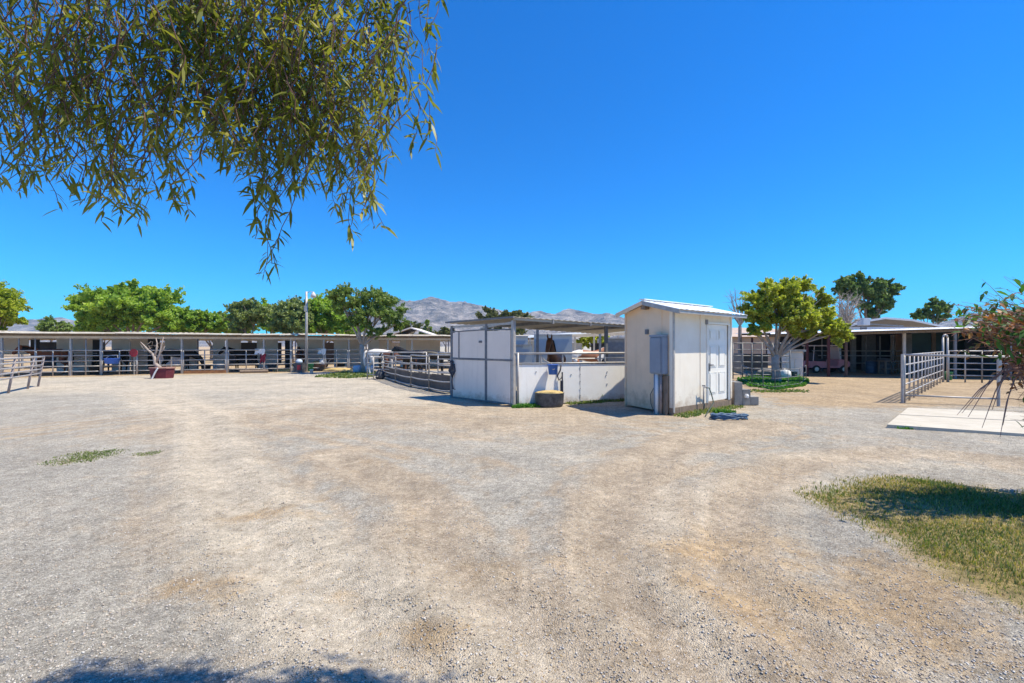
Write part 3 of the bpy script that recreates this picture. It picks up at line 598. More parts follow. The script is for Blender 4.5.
fp = [(-42, 2, 'pipe fence panel at the far left edge of the long barn', None), (2, 36, 'pipe gate panel with tall frame beside the left edge of the barn', 2.05), (36, 70, 'pipe fence panel in front of the brown horse', None),
      (71, 101, 'tall framed pipe gate with lattice panel behind it', 2.05), (102, 137, 'pipe fence panel in front of the black horse with the blue tub', None), (137, 182, 'pipe fence panel behind the maroon planter', None),
      (183, 226, 'pipe fence panel right of the maroon planter with rust along its foot', None), (228, 264, 'pipe fence panel in front of the dark horse nearest the double post', None), (264, 291, 'pipe fence panel just left of the dark bin and light pole', None),
      (291, 324, 'pipe fence panel behind the light pole', None), (325, 348, 'pipe fence panel behind the hay cart, left of the leaning tree', None), (349, 386, 'pipe fence panel behind the leaning tree trunk', None)]
for a_, b_, lb, ex in fp:
    P = LB(b_-.5)-VB*0.02; Q = LB(a_+.5)-VB*0.02; panel(P, Q, 1.38, 5, 'grey '+lb, 'pipe fence panels along the front of the long barn', 0.22, (0, .5, 1), extra_up=ex, r=0.026)
# toe boards of bare earth bank along the fence are ground; small rusty kick rail
# ------------------------------------------------------------------ horses
def skin_mesh(verts, edges, radii, root=0, sub=2):
    me = bpy.data.meshes.new('tmp'); me.from_pydata(verts, edges, []); o = link(bpy.data.objects.new('tmp', me))
    m = o.modifiers.new('s', 'SKIN'); m.use_smooth_shade = True; m.branch_smoothing = 0.6
    for i, r in enumerate(radii): me.skin_vertices[0].data[i].radius = r if hasattr(r, '__len__') else (r, r)
    me.skin_vertices[0].data[root].use_root = True
    o.modifiers.new('u', 'SUBSURF').levels = sub
    dg = bpy.context.evaluated_depsgraph_get(); dg.update(); out = bpy.data.meshes.new_from_object(o.evaluated_get(dg)); bpy.data.objects.remove(o); out.shade_smooth(); return out
_hc = {}
def horse_body(pose):
    if pose in _hc: return _hc[pose].copy()
    neck = {'up': [(.66, 1.36), (.80, 1.60), (.90, 1.80), (1.02, 1.76), (1.20, 1.56), (1.31, 1.42)],
            'level': [(.72, 1.30), (.98, 1.42), (1.18, 1.52), (1.32, 1.46), (1.50, 1.26), (1.60, 1.13)],
            'down': [(.76, 1.14), (1.0, .98), (1.2, .80), (1.30, .66), (1.36, .42), (1.38, .27)]}[pose]
    v = [(-.60, 0, 1.24), (-.25, 0, 1.17), (.12, 0, 1.14), (.45, 0, 1.18)]; r = [(.27, .27), (.28, .29), (.28, .31), (.25, .29)]
    e = [(0, 1), (1, 2), (2, 3)]; p = 3
    for i, (x, z) in enumerate(neck): v.append((x, 0, z)); r.append([(.17, .25), (.13, .21), (.10, .155), (.10, .145), (.075, .10), (.065, .075)][i]); e.append((p, len(v)-1)); p = len(v)-1
    for sy in (-1, 1):
        b = len(v); v += [(.46, sy*.14, .95), (.47, sy*.15, .78), (.50, sy*.15, .48), (.49, sy*.15, .17), (.53, sy*.15, .045)]; r += [.13, .085, .052, .036, .055]
        e += [(3, b), (b, b+1), (b+1, b+2), (b+2, b+3), (b+3, b+4)]
        b = len(v); v += [(-.62, sy*.15, 1.02), (-.54, sy*.17, .80), (-.76, sy*.16, .52), (-.72, sy*.16, .18), (-.67, sy*.16, .045)]; r += [.18, .115, .056, .038, .055]
        e += [(0, b), (b, b+1), (b+1, b+2), (b+2, b+3), (b+3, b+4)]
    v.append((-.86, 0, 1.28)); r.append(.12); e.append((0, len(v)-1))
    me = skin_mesh(v, e, r, 1); _hc[pose] = me; _hc[pose+'n'] = neck; return me.copy()
def horse(loc, rz, pose, m, hair, label, group='horses in the stalls', sc=1.0):
    t = Thing('horse', label, 'horse', loc, rz, group); me = horse_body(pose); neck = _hc[pose+'n']
    me.materials.clear(); me.materials.append(m); b = t.mesh('body', me, smooth=True)
    nk = [Vector((x, 0, z)) for x, z in neck]; px_, pz = neck[2]; d = (nk[3]-nk[2]).normalized(); up = (nk[2]-nk[1]).normalized()
    for sy in (-1, 1): t.part('ear', MB().tube([nk[2]+Vector((.02, sy*.055, .06)), nk[2]+up*.10+Vector((0, sy*.07, .06)), nk[2]+up*.17+Vector((0, sy*.065, .06))], [.028, .024, .005], 6), m, local=True, smooth=True)
    mn = MB()
    for i in range(14):
        a = nk[0].lerp(nk[1], i/6) if i < 7 else nk[1].lerp(nk[2], (i-7)/6)
        nrm = Vector((-(nk[2]-nk[0]).z, 0, (nk[2]-nk[0]).x)).normalized(); nrm = nrm if nrm.z > 0 or nrm.x < 0 else -nrm
        q = a+nrm*(.2-.008*i); mn.tube([q, q+Vector((-.03, .09, -.06)), q+Vector((0, .15, -.22))], [.035, .03, .01], 5)
    t.part('mane', mn, hair, local=True, smooth=True)
    t.part('tail', MB().tube([(-.9, 0, 1.34), (-1.0, .02, 1.2), (-1.02, .03, .9), (-.99, .02, .55), (-.97, .01, .42)], [.04, .055, .08, .06, .015], 8), hair, local=True, smooth=True)
    for x in (.53, -.67):
        for sy in (-.15, .15): t.part('hoof', MB().lathe((x+.01, sy, 0), [(.07, 0), (.055, .07)], 10), M_hoof, local=True)
    t.o.scale = (sc, sc, sc); return t
def hpx(px, v): return LB(px, v)
horse(LB(50, 2.2), R(200), 'level', M_chest, M_black, 'brown horse in the leftmost stalls of the long barn, seen side on')
horse(LB(113, 1.9), R(172), 'down', M_black, M_black, 'black horse behind the fence with the blue tub before it')
horse(LB(178, 2.0), R(15), 'down', M_black, M_black, 'black horse in the stall behind the maroon planter')
horse(LB(245, 1.8), R(190), 'level', M_black, M_black, 'very dark horse in the barn stall right of the double post', sc=.95)
horse(LB(300, 2.4), R(120), 'level', M_brownc, M_black, 'dark red-brown horse in the barn stall behind the light pole', sc=.95)
horse(AT(383, 24.9), R(8), 'down', M_grey, M_grey, 'white horse with pale mane right of the leaning tree trunk')
horse(AT(397, 24), R(4), 'down', M_brownc, M_black, 'brown horse behind the round-pen rails, right of the white horse', sc=.92)
horse(AT(413, 22.3), R(150), 'level', M_black, M_black, 'black horse in the round pen, left of the pair of black horses', sc=.97)
horse(AT(433, 23.2), R(20), 'down', M_black, M_black, 'black horse in the round pen, right of the pair of black horses', sc=.97)
horse(AT(556, 14.6), R(252), 'up', M_bay, M_black, 'dark bay horse with pricked ears looking out of the white stall', sc=.98)
horse(AT(588, 19.5), R(12), 'level', M_pinto, M_grey, 'brown and white pinto horse behind the white stall')
for px_, v_, m_, lb in ((95, 1.0, M_blk, 'black feed pail behind the tall framed gate of the long barn'), (206, 1.2, M_blk, 'black feed pail in the stall right of the maroon planter'), (222, .8, M_tarp, 'pale pail just left of the double post of the long barn'), (272, 1.0, M_hose, 'dark blue pail in the barn stall left of the black square bin'), (341, 1.2, M_blk, 'black feed pail in the barn stall left of the leaning tree')):
    q = LB(px_, v_); t = Thing('bucket', lb, 'bucket', (q.x, q.y, 0)); t.part('pail', MB().lathe((q.x, q.y, 0), [(.2, 0), (.27, .42), (.29, .42), (.29, .46), (.25, .46), (.19, .06)], 16), m_, smooth=True)
# blue tub hanging on the fence
tb = Thing('feed_tub', 'blue feed tub hanging on the barn fence before a black horse', 'tub', LB(112, -.2)); q = LB(112, -.24)
tb.part('tub', MB().lathe((q.x, q.y, .62), [(.2, 0), (.3, .02), (.34, .3), (.36, .32), (.33, .31), (.28, .05)], 18), M_blue, smooth=True)
tb.part('handle', MB().tube([(q.x-.33, q.y, .92), (q.x-.2, q.y+.1, 1.1), (q.x+.2, q.y+.1, 1.1), (q.x+.33, q.y, .92)], .012, 5), M_steel)
# red octagonal sign
q = LB(133.5, -.12); sg = Thing('red_sign', 'small red octagonal sign on the barn fence left of the maroon planter', 'sign', (q.x, q.y, 0))
oc = [Vector((q.x+.24*math.cos(R(22.5+45*k)), q.y, 1.22+.24*math.sin(R(22.5+45*k)))) for k in range(8)]
sg.part('plate', MB().hexa(oc, [p+Vector((0, .02, 0)) for p in oc]), M_red); oc2 = [Vector((q.x+(p.x-q.x)*.86, q.y-.004, 1.22+(p.z-1.22)*.86)) for p in oc]
sg.part('post', MB().tube([(q.x, q.y+.04, 0), (q.x, q.y+.04, 1.42)], .02, 6), M_steel)

# ------------------------------------------------------------------ planter with dead tree
pp = G(157.5, 378.5); pl = Thing('planter', 'maroon half-round planter box with rope across, before the long barn', 'planter', pp)
pl.part('tub', MB().lathe((pp.x, pp.y+.3, 0), [(.52, 0), (.56, .25), (.58, .46), (.6, .5), (.53, .5), (.5, .42)], 8, 1, .7), M_maroon)
pl.part('rim', MB().lathe((pp.x, pp.y+.3, .49), [(.5, 0), (.63, 0), (.63, .05), (.5, .05)], 8, 1, .7), M_drytwig)
pl.part('rope', MB().tube([(pp.x+.12, pp.y-.13, .52), (pp.x-.0, pp.y-.15, .3), (pp.x-.13, pp.y-.17, .0)], .035, 6), M_cloth)
dt = Thing('dead_tree', 'small bare dead tree with forked pale limbs growing from the maroon planter', 'tree', (pp.x, pp.y+.3, .4))
mb = MB(); b0 = Vector((pp.x-.02, pp.y+.3, .4)); k = pp.y/F
def PQ(px, py, dy=0): return AT(px, pp.y+.3+dy, ZY(py, pp.y+.3))
mb.tube([b0, PQ(155.5, 364), PQ(154.5, 357), PQ(152.5, 353.5)], [.11, .09, .07, .06], 8)
mb.tube([PQ(152.5, 353.5), PQ(148, 350), PQ(144, 345.5), PQ(140.5, 342)], [.055, .045, .035, .015], 6)
mb.tube([PQ(154.5, 357), PQ(156.5, 350), PQ(157, 343), PQ(156, 338)], [.05, .045, .03, .015], 6)
mb.tube([PQ(155.5, 364), PQ(159.5, 354), PQ(161.5, 345), PQ(163.5, 337)], [.055, .045, .03, .015], 6)
mb.tube([PQ(148, 350), PQ(145, 351), PQ(142, 350)], [.03, .02, .01], 5); mb.tube([PQ(159.5, 354), PQ(163, 350), PQ(165, 346)], [.03, .02, .01], 5)
for _ in range(10):
    a = PQ(random.uniform(143, 163), random.uniform(342, 352), random.uniform(-.3, .3)); mb.tube([a, a+Vector((random.uniform(-.3, .3), random.uniform(-.2, .2), random.uniform(0, .3)))], [.012, .005], 4)
dt.part('trunk', mb, M_barkl, smooth=True)
# light pole
lp = G(306.5, 372); pol = Thing('light_pole', 'tall thin grey light pole with one lamp head before the long barn', 'lamp post', lp)
pol.part('pole', MB().tube([lp, lp+Vector((0, 0, 3)), lp+Vector((0, 0, 4.95))], [.085, .075, .065], 10), M_steel, smooth=True)
pol.part('arm', MB().tube([lp+Vector((0, 0, 4.85)), lp+Vector((.2, 0, 4.95)), lp+Vector((.38, 0, 4.92))], .022, 6), M_steel)
hd = pol.part('lamp_head', MB().lathe(lp+Vector((.42, 0, 4.6)), [(.12, 0), (.17, .02), (.15, .16), (.06, .3), (.04, .34)], 14), M_lamp, smooth=True)
pol.part('lens', MB().lathe(lp+Vector((.42, 0, 4.55)), [(.05, 0), (.11, .03), (.115, .05)], 14), M_glass, hd, smooth=True)
pol.part('junction_box', MB().box(lp+Vector((-.02, -.1, 3.9)), (.13, .1, .3)), M_steel)

# things round the pole
def bin_(loc, w, d, h, m, label, fill=None, name='feed_bin', taper=.9, cat='bin'):
    loc = Vector(loc); t = Thing(name, label, cat, loc)
    b = [Vector((loc.x+sx*w/2*taper, loc.y+sy*d/2*taper, 0.005)) for sx, sy in ((-1, -1), (1, -1), (1, 1), (-1, 1))]; u = [Vector((loc.x+sx*w/2, loc.y+sy*d/2, h)) for sx, sy in ((-1, -1), (1, -1), (1, 1), (-1, 1))]
    t.part('bin', MB().hexa(b, u), m); t.part('rim', MB().bar(u[0], u[1], .04, .04).bar(u[1], u[2], .04, .04).bar(u[2], u[3], .04, .04).bar(u[3], u[0], .04, .04), m)
    return t
bt = bin_(G(299.5, 372.3), .52, .45, .55, M_blk, 'black square bin with a red patch, left of the light pole')
q = G(299.5, 372.3); bt.part('patch', MB().box((q.x+.08, q.y-.245, .3), (.2, .03, .3)), M_red)
single('cloth_bag', MB().lathe((q.x-.02, q.y, .55), [(.15, 0), (.2, .08), (.16, .2), (.07, .25)], 12), M_tarp, 'pale blue bag lying in the black square bin', 'bag', (q.x, q.y, .55), smooth=True)
def bucket(loc, r, h, m, label, cat='bucket', z=0, handle=True):
    loc = Vector(loc); t = Thing('bucket', label, cat, (loc.x, loc.y, z))
    t.part('pail', MB().lathe((loc.x, loc.y, z+.003), [(r*.8, 0), (r, h), (r*1.07, h), (r*1.07, h*1.05), (r*.94, h*1.05), (r*.76, h*.1)], 18), m, smooth=True)
    if handle: t.part('handle', MB().tube([(loc.x-r, loc.y, z+h*.95), (loc.x-r*.7, loc.y-r*.5, z+h*.7), (loc.x, loc.y-r*1.05, z+h*.55), (loc.x+r*.7, loc.y-r*.5, z+h*.7), (loc.x+r, loc.y, z+h*.95)], .008, 5), M_steel)
    return t
bucket(G(293, 372), .14, .3, M_cloth, 'white bucket left of the black square bin')
bucket(G(294.5, 369.5), .14, .34, M_green, 'green bucket behind the black square bin')
bucket(G(310.5, 371.3), .2, .45, M_green, 'dark green pail just right of the light pole')
bucket(G(311.5, 373.4), .1, .22, M_cloth, 'tiny white bucket at the right foot of the light pole')
# hay cart
hc = G(319.5, 371); ct = Thing('hay_cart', 'low brown cart loaded with yellow hay right of the light pole', 'cart', hc)
ct.part('tray', MB().hexa([hc+Vector(p) for p in ((-.38, -.25, .2), (.38, -.25, .2), (.38, .25, .2), (-.38, .25, .2))], [hc+Vector(p) for p in ((-.46, -.3, .42), (.46, -.3, .42), (.46, .3, .42), (-.46, .3, .42))]), M_brownpost)
for sx in (-.28, .28): ct.part('wheel', MB().tube([hc+Vector((sx, -.3, .15)), hc+Vector((sx, -.24, .15))], .15, 14), M_tyre)
ct.part('handle', MB().tube([hc+Vector((.44, 0, .4)), hc+Vector((.7, 0, .75))], .02, 6), M_steel)
def lump(c, sx, sy, sz, m, name, label, cat, seed=0, n=3, kind=None, group=None):
    bm = bmesh.new(); bmesh.ops.create_icosphere(bm, subdivisions=n, radius=1)
    for v in bm.verts:
        d = 1+.18*mnoise.noise(v.co*2+Vector((seed, 0, 0)))+.08*mnoise.noise(v.co*6); v.co = Vector((v.co.x*sx*d, v.co.y*sy*d, v.co.z*sz*d))
    me = bpy.data.meshes.new(name); bm.to_mesh(me); bm.free(); me.materials.append(m); me.shade_smooth(); o = link(bpy.data.objects.new(name, me)); o.location = c
    return tagset(o, label, cat, group, kind)
lump(hc+Vector((-.18, 0, .5)), .26, .22, .16, M_hay, 'hay_bundle', 'yellow hay heaped on the left half of the low cart', 'hay', 1)
lump(hc+Vector((.22, 0, .58)), .22, .2, .24, M_cloth, 'feed_sack', 'white feed sack standing on the right half of the hay cart', 'sack', 2)
def drape(q, w, top, h, m, label, cat):
    mb = MB(); n = 12
    for sgn, hh in ((-1, h), (1, h*.7)):
        v = []; f = []
        for a in range(n+1):
            t = a/n; x = q.x-w/2+w*t
            for c_ in range(5):
                u_ = c_/4; v.append((x+.02*math.sin(u_*5), q.y+sgn*(.03+.02*u_*math.sin(t*17)), top-u_*hh*(1+.22*math.sin(t*9+1)*u_)+.01*math.cos(t*8)))
        for a in range(n):
            for c_ in range(4): k_ = a*5+c_; f.append((k_, k_+1, k_+6, k_+5))
        mb.add(v, f)
    mb.bar((q.x-w/2, q.y, top), (q.x+w/2, q.y, top), .06, .012); single('cloth', mb, m, label, cat, (q.x, q.y, top), smooth=True)
drape(LB(322, -.02), .5, 1.42, .34, M_cloth, 'white cloth draped on the fence above the hay cart', 'cloth')
drape(LB(260, -.02), .6, 1.42, .32, M_cloth, 'white cloth draped on the fence beside a dark red blanket', 'cloth')
drape(LB(263, -.08), .3, 1.12, .5, M_dred, 'dark red blanket hanging on the barn fence below a white cloth', 'blanket')
for px, py, lb, sd_ in ((357.5, 373, 'left', 6), (368.5, 373, 'right', 7)):
    q = G(px, py); single('plastic_drum', MB().lathe((q.x, q.y, 0), [(.2, 0), (.26, .04), (.27, .3), (.25, .42), (.1, .46)], 14), M_tarp, f'pale blue-white plastic drum just {lb} of the leaning tree trunk', 'drum', q, smooth=True)
for px, py, sx, lb in ((283, 371.5, .9, 'low heap of tan straw by the barn fence left of the light pole'), (337, 371.5, 1.05, 'low heap of tan straw right of the hay cart')):
    lump(G(px, py)+Vector((0, .3, .02)), sx, .35, .2, M_hay, 'straw_heap', lb, 'straw', px, kind='stuff')

# low pallet rails at stall foot
q = LB(250, -.5); single('ground_pole', MB().tube([LB(240, -.6)+Vector((0, 0, .1)), LB(268, -.6)+Vector((0, 0, .1))], .09, 8), M_wood, 'weathered pole lying along the foot of the barn fence', 'pole', q)
single('rusty_rail', MB().bar(LB(184, -.35)+Vector((0, 0, .1)), LB(226, -.35)+Vector((0, 0, .1)), .08, .16), M_rust, 'rusty orange rail lying along the fence right of the planter', 'rail', LB(205, -.35))

# leaning panel at far left
P = G(38, 386.5); Q = G(-30, 402); panel(P, Q, 1.2, 5, 'tilted faded brown corral panel with open feet at the left edge of the yard', None, 0.52, (0, .2, .52, .98), m=M_brownp, lean=(.13, .1), mr=M_steel, r=.03)

# ------------------------------------------------------------------ round pen panels left of the stall block
rp_px = [(383, 378.5), (395.5, 383), (411, 387.5), (429, 391.5), (451, 395)]
rp = [G(*p) for p in rp_px]
names = ['round-pen panel with drab mats behind, farthest from the stall', 'round-pen panel with drab mats behind, second from its far end', 'round-pen panel with drab mats behind, third from its far end', 'round-pen panel with drab mats behind, touching the white stall']
for i in range(4):
    a_, b_ = rp[i], rp[i+1]; h = 1.06+.055*i; panel(a_, b_, h+.1, 5, 'grey '+names[i], 'curved round-pen panels', .12, (0, 1), r=.024, bow=.03)
for i in range(4):
    a_, b_ = rp[i]+Vector((.05, .25, 0)), rp[i+1]+Vector((.05, .25, 0)); single('rubber_mat', MB().slab(a_, b_, .02, .55+.02*i, .03), M_mat, 'brown rubber kick mat behind the '+['first', 'second', 'third', 'fourth'][i]+' round-pen panel counted from the tree', 'rubber mat', a_, 'rubber kick mats of the round pen')
panel(G(373.5, 380), G(382.5, 379), 1.1, 4, 'short grey panel closing the left end of the round pen', None, .15, (0, 1))
lump(G(379, 379.5)+Vector((0, .2, .2)), .25, .2, .24, M_blk, 'water_tub', 'dark water tub at the left end of the round pen', 'tub', 9)
for i, (a_, b_, lb) in enumerate([((386, 24.8), (409, 24.2), 'inner pipe panel before the brown horse in the round pen'), ((409, 24.2), (438, 23.6), 'inner pipe panel beneath the two black horses'), ((438, 19.5), (458, 18.5), 'inner pipe panel beside the white stall wall')]):
    panel(AT(*a_)+Vector((0, -3.2, 0)) if i < 2 else AT(*a_), AT(*b_)+Vector((0, -3.2, 0)) if i < 2 else AT(*b_), 1.32, 5, 'grey '+lb, 'inner pipe panels of the round pen', .2, (0, 1))

# ------------------------------------------------------------------ white stall block
E = G(513.5, 406.5); Fp = G(452.5, 398); K = G(632, 399.8); st = Thing('horse_stall', 'white panelled horse stall with flat tan roof in the middle of the yard', 'stall', E)
d1 = (Fp-E); d2 = (K-E); u1 = d1.normalized(); u2 = d2.normalized(); Jp = Fp+d2*1.05
zE, zF_, zK = 2.30, 2.27, 2.17; BK = E+Vector((-1.2, 5.2, 0))*1.0
# roof plane: over-hangs the walls, runs back
A0 = E-u1*.15-u2*.12; A1 = Fp+u1*.15-u2*.12; B0 = K+u2*.8-u1*.15; B1 = B0+(A1-A0)*1.0; B1 = B1+Vector((.9, 1.2, 0))
A1b = A1
def zz(p, z): return Vector((p.x, p.y, z))
nfp = Vector((0.0, .05, 0))
st.part('roof', MB().corr(zz(A0, 2.36), zz(B0, 2.17), zz(A1b, 2.31), zz(B1, 2.06), 26, .014), M_under)
st.part('fascia', MB().bar(zz(A0, 2.318)+nfp, zz(B0, 2.128)+nfp, .03, .07), M_under)
st.part('roof_edge', MB().bar(zz(A0, 2.355)-u1*.02, zz(A1b, 2.325), .05, .05), M_trim)
for k_ in (.25, .5, .75): st.part('rafter', MB().bar(zz(A0.lerp(B0, k_), 2.33-.18*k_-.03), zz(A1b.lerp(B1, k_), 2.27-.12*k_), .05, .1), M_steeld)
st.part('beam', MB().bar(zz(E, 2.20)+u2*.0, zz(Fp, 2.18), .06, .06), M_steel)
st.part('brace', MB().bar(zz(E, 2.24), zz(E.lerp(Fp, .5), 2.1), .04, .04), M_steel)
# side wall, frame + panels
tpost = hit(487, E, Fp); t460 = hit(460, E, Fp)
for tt in (0.0, tpost, 1.0):
    q = E+d1*tt; st.part('post', MB().box((q.x, q.y, 1.12 if tt else 1.14), (.09, .09, 2.2 if tt else 2.28), math.atan2(d1.y, d1.x)), M_trim if tt else M_steel)
nrm1 = Vector((u1.y, -u1.x, 0)); nrm1 = nrm1 if nrm1.x < 0 else -nrm1
def sp_(t0, t1, z0, z1, m, th=.04, name='wall_panel', off=.0):
    a = E+d1*t0+nrm1*off; b = E+d1*t1+nrm1*off; st.part(name, MB().slab(a, b, z0, z1, th), m)
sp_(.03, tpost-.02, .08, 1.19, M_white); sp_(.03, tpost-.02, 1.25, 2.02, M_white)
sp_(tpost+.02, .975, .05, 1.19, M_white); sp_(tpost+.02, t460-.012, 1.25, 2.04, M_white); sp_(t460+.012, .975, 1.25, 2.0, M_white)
def fr(t0, t1, z0, z1, w=.05): a = E+d1*t0+nrm1*.03; b = E+d1*t1+nrm1*.03; st.part('panel_frame', MB().bar(zz(a, z0), zz(b, z1), w, w), M_trim)
fr(.0, 1, 1.22, 1.22); fr(.02, tpost, 2.04, 2.06, .035); fr(tpost, 1, 2.06, 2.03, .035); fr(t460, t460, 1.2, 2.05); fr(0, 1, .06, .04, .04)
st.part('latch', MB().box(zz(E+d1*(tpost+.08)+nrm1*.06, 1.72), (.1, .04, .06)), M_trim)
# front wall
nf = Vector((u2.y, -u2.x, 0)); 
def fw(t0, t1, z0, z1, m, name='front_board', th=.04, off=0): a = E+d2*t0+nf*off; b = E+d2*t1+nf*off; st.part(name, MB().slab(a, b, z0, z1, th), m)
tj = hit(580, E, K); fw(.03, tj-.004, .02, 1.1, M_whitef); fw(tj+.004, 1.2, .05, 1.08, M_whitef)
for px in (580,):
    for z in (.2, .4, .6, .8, 1.0): q = E+d2*tj+nf*.01; st.part('screw', MB().box((q.x, q.y, z), (.02, .02, .02)), M_steeld)
for (px, z) in ((571, .8), (607, .85), (607, .5), (606, .75), (536, .9)):
    q = on(px, E, K)+nf*.01; st.part('screw', MB().box((q.x, q.y, z), (.025, .02, .025)), M_steeld)
st.part('top_rail', MB().tube([zz(E+d2*.0+nf*.02, 1.40), zz(E+d2*1.2+nf*.02, 1.39)], .03, 8), M_steel, smooth=True)
st.part('top_rail', MB().tube([zz(E+d2*.01, 1.13), zz(E+d2*1.2, 1.11)], .025, 8), M_steel, smooth=True)
st.part('mid_rail', MB().tube([zz(on(605, E, K), 1.26), zz(K+d2*.2, 1.26)], .02, 7), M_steel, smooth=True)
for px in (541, 562.5, 605): q = on(px, E, K); st.part('upright', MB().tube([zz(q, 1.1), zz(q, 1.41)], .025, 7), M_steel)
q = on(605, E, K)+u2*.05; st.part('post', MB().box((q.x, q.y+.05, 1.1), (.08, .08, 2.16), math.atan2(d2.y, d2.x)), M_trim)
st.part('front_upright', MB().tube([zz(E+d2*.03+nf*.03, .0), zz(E+d2*.03+nf*.03, 1.42)], .03, 8), M_steel, smooth=True)
st.part('curved_brace', MB().tube([zz(on(541, E, K), 1.38), zz(on(544, E, K), 1.22), zz(on(550, E, K), 1.13), zz(on(557, E, K), 1.11)], .018, 6), M_steel, smooth=True)
# inner post and back partitions
q = AT(537.5, 16.6); st.part('post', MB().box((q.x, q.y, 1.12), (.1, .1, 2.24)), M_trim)
for a_, b_, z0, z1, m_, Yd in ((505, 532, .0, 1.62, M_bluegrey, 17.2), (512, 528, 1.62, 1.95, M_bluegrey, 17.2), (534, 572, 0, 2.02, M_bluegrey, 17.4), (606, 640, 0, 1.9, M_trim, 17.6)):
    a = AT(a_, Yd); b = AT(b_, Yd+.01); st.part('partition', MB().slab(a, b, z0, z1, .05), m_); st.part('partition_frame', MB().bar(zz(a, z1+.02)-Vector((0, .04, 0)), zz(b, z1+.02)-Vector((0, .04, 0)), .05, .05), M_steel)
for z in (.5, .8, 1.1, 1.35): st.part('back_rail', MB().tube([zz(AT(571, 17.5), z), zz(AT(607, 17.7), z)], .022, 6), M_steel)
q = AT(600, 17.4); st.part('post', MB().box((q.x, q.y, 1.07), (.08, .08, 2.1)), M_steeld)
# halter and rope on the side wall
q = zz(Fp-d1*.03+nrm1*.1, 1.15); hl = Thing('halter', 'dark halter and rope hanging on the left end of the white stall', 'halter', q)
hl.part('strap', MB().tube([q, q+Vector((.03, -.03, -.12)), q+Vector((-.05, -.02, -.3)), q+Vector((.02, -.03, -.45)), q+Vector((.1, -.03, -.3)), q+Vector((.06, -.02, -.1))], .05, 7), M_rope, smooth=True)
hl.part('rope', MB().tube([q+Vector((.05, -.02, -.4)), q+Vector((.02, -.02, -.65)), q+Vector((.06, -.02, -.85)), q+Vector((.13, -.03, -.88)), q+Vector((.17, -.02, -.7)), q+Vector((.14, -.02, -.5))], .018, 6), M_rope, smooth=True)
# rope on the front wall
q = zz(on(560, E, K)+nf*.06, 1.08); lr = Thing('lead_rope', 'dark lead rope looped on the front board right of the blue bucket', 'rope', q)
lr.part('rope', MB().tube([q, q+Vector((-.02, 0, -.15)), q+Vector((-.1, -.01, -.3)), q+Vector((-.06, -.02, -.42)), q+Vector((.02, -.02, -.35)), q+Vector((.03, -.01, -.2)), q+Vector((.04, 0, -.5)), q+Vector((.02, 0, -.95))], .02, 6), M_rope, smooth=True)
lr.part('strap', MB().box(q+Vector((.02, -.0, -.68)), (.08, .03, .5)), M_rope)
# bucket on front wall
q = on(549.5, E, K)+nf*.2; b = bucket((q.x, q.y, 0), .14, .26, M_blue, 'blue bucket hanging on the white front board of the stall', z=.83)
b.part('hook', MB().tube([(q.x, q.y, 1.08), (q.x-nf.x*.15, q.y-nf.y*.15, 1.14)], .01, 5), M_steel)
q = G(546, 406.5)+nf*0; tt = Thing('water_trough', 'dark grey oval stock tub with hay on top against the white stall', 'trough', q)
c = on(544.5, E, K)+nf*.3
tt.part('tub', MB().lathe((c.x, c.y, 0), [(.34, 0), (.37, .06), (.385, .34), (.4, .36), (.37, .36), (.35, .1)], 22, 1, .7), M_blk, smooth=True)
lump((c.x, c.y, .36), .37, .26, .06, M_hay, 'hay_bundle', 'yellow hay lying flat on top of the dark stock tub', 'hay', 12)
# weed by board
# ------------------------------------------------------------------ shed
A = G(672.5, 415.5); B = G(731, 405.5); C = G(626, 406.5); D = B+C-A
sh = Thing('utility_shed', 'cream utility shed with low gable metal roof and white door', 'shed', A)
ab = (B-A).normalized(); ac = (C-A).normalized(); nR = Vector((ab.y, -ab.x, 0)); nL = Vector((-ac.y, ac.x, 0)); nL = nL if nL.x < 0 else -nL
ZE = 2.46; ZR = 2.66
mid = (A+C)/2; midD = (B+D)/2
# walls as butted slabs
def wall(name, P, Q, z0, z1, n, m, th=.08):
    a = [zz(P, z0), zz(Q, z0), zz(Q, z1), zz(P, z1)]; b_ = [p-n*th for p in a]; return sh.part(name, MB().hexa(a, b_), m)
z0w = .17
door0, door1 = hit(706.5, A, B), hit(729.0, A, B); AB = (B-A)
dP = A+AB*door0; dQ = A+AB*door1
wall('front_wall', A, dP, z0w, ZE, nR, M_shed_lit); 
sh.part('front_wall', MB().hexa([zz(dP, 2.2), zz(dQ, 2.2), zz(dQ, ZE), zz(dP, ZE)], [p-nR*.08 for p in (zz(dP, 2.2), zz(dQ, 2.2), zz(dQ, ZE), zz(dP, ZE))]), M_shed_lit)
wall('front_wall', dQ, B, z0w, ZE, nR, M_shed_lit)
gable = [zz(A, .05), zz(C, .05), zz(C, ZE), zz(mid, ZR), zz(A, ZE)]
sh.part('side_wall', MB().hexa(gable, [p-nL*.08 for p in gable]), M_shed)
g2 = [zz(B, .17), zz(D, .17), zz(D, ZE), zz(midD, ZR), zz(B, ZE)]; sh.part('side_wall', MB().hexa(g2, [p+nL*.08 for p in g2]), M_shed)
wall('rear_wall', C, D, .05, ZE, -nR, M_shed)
sh.part('plinth', MB().slab(A+nR*.01, B+nR*.01, -.02, .165, .1), M_wood)
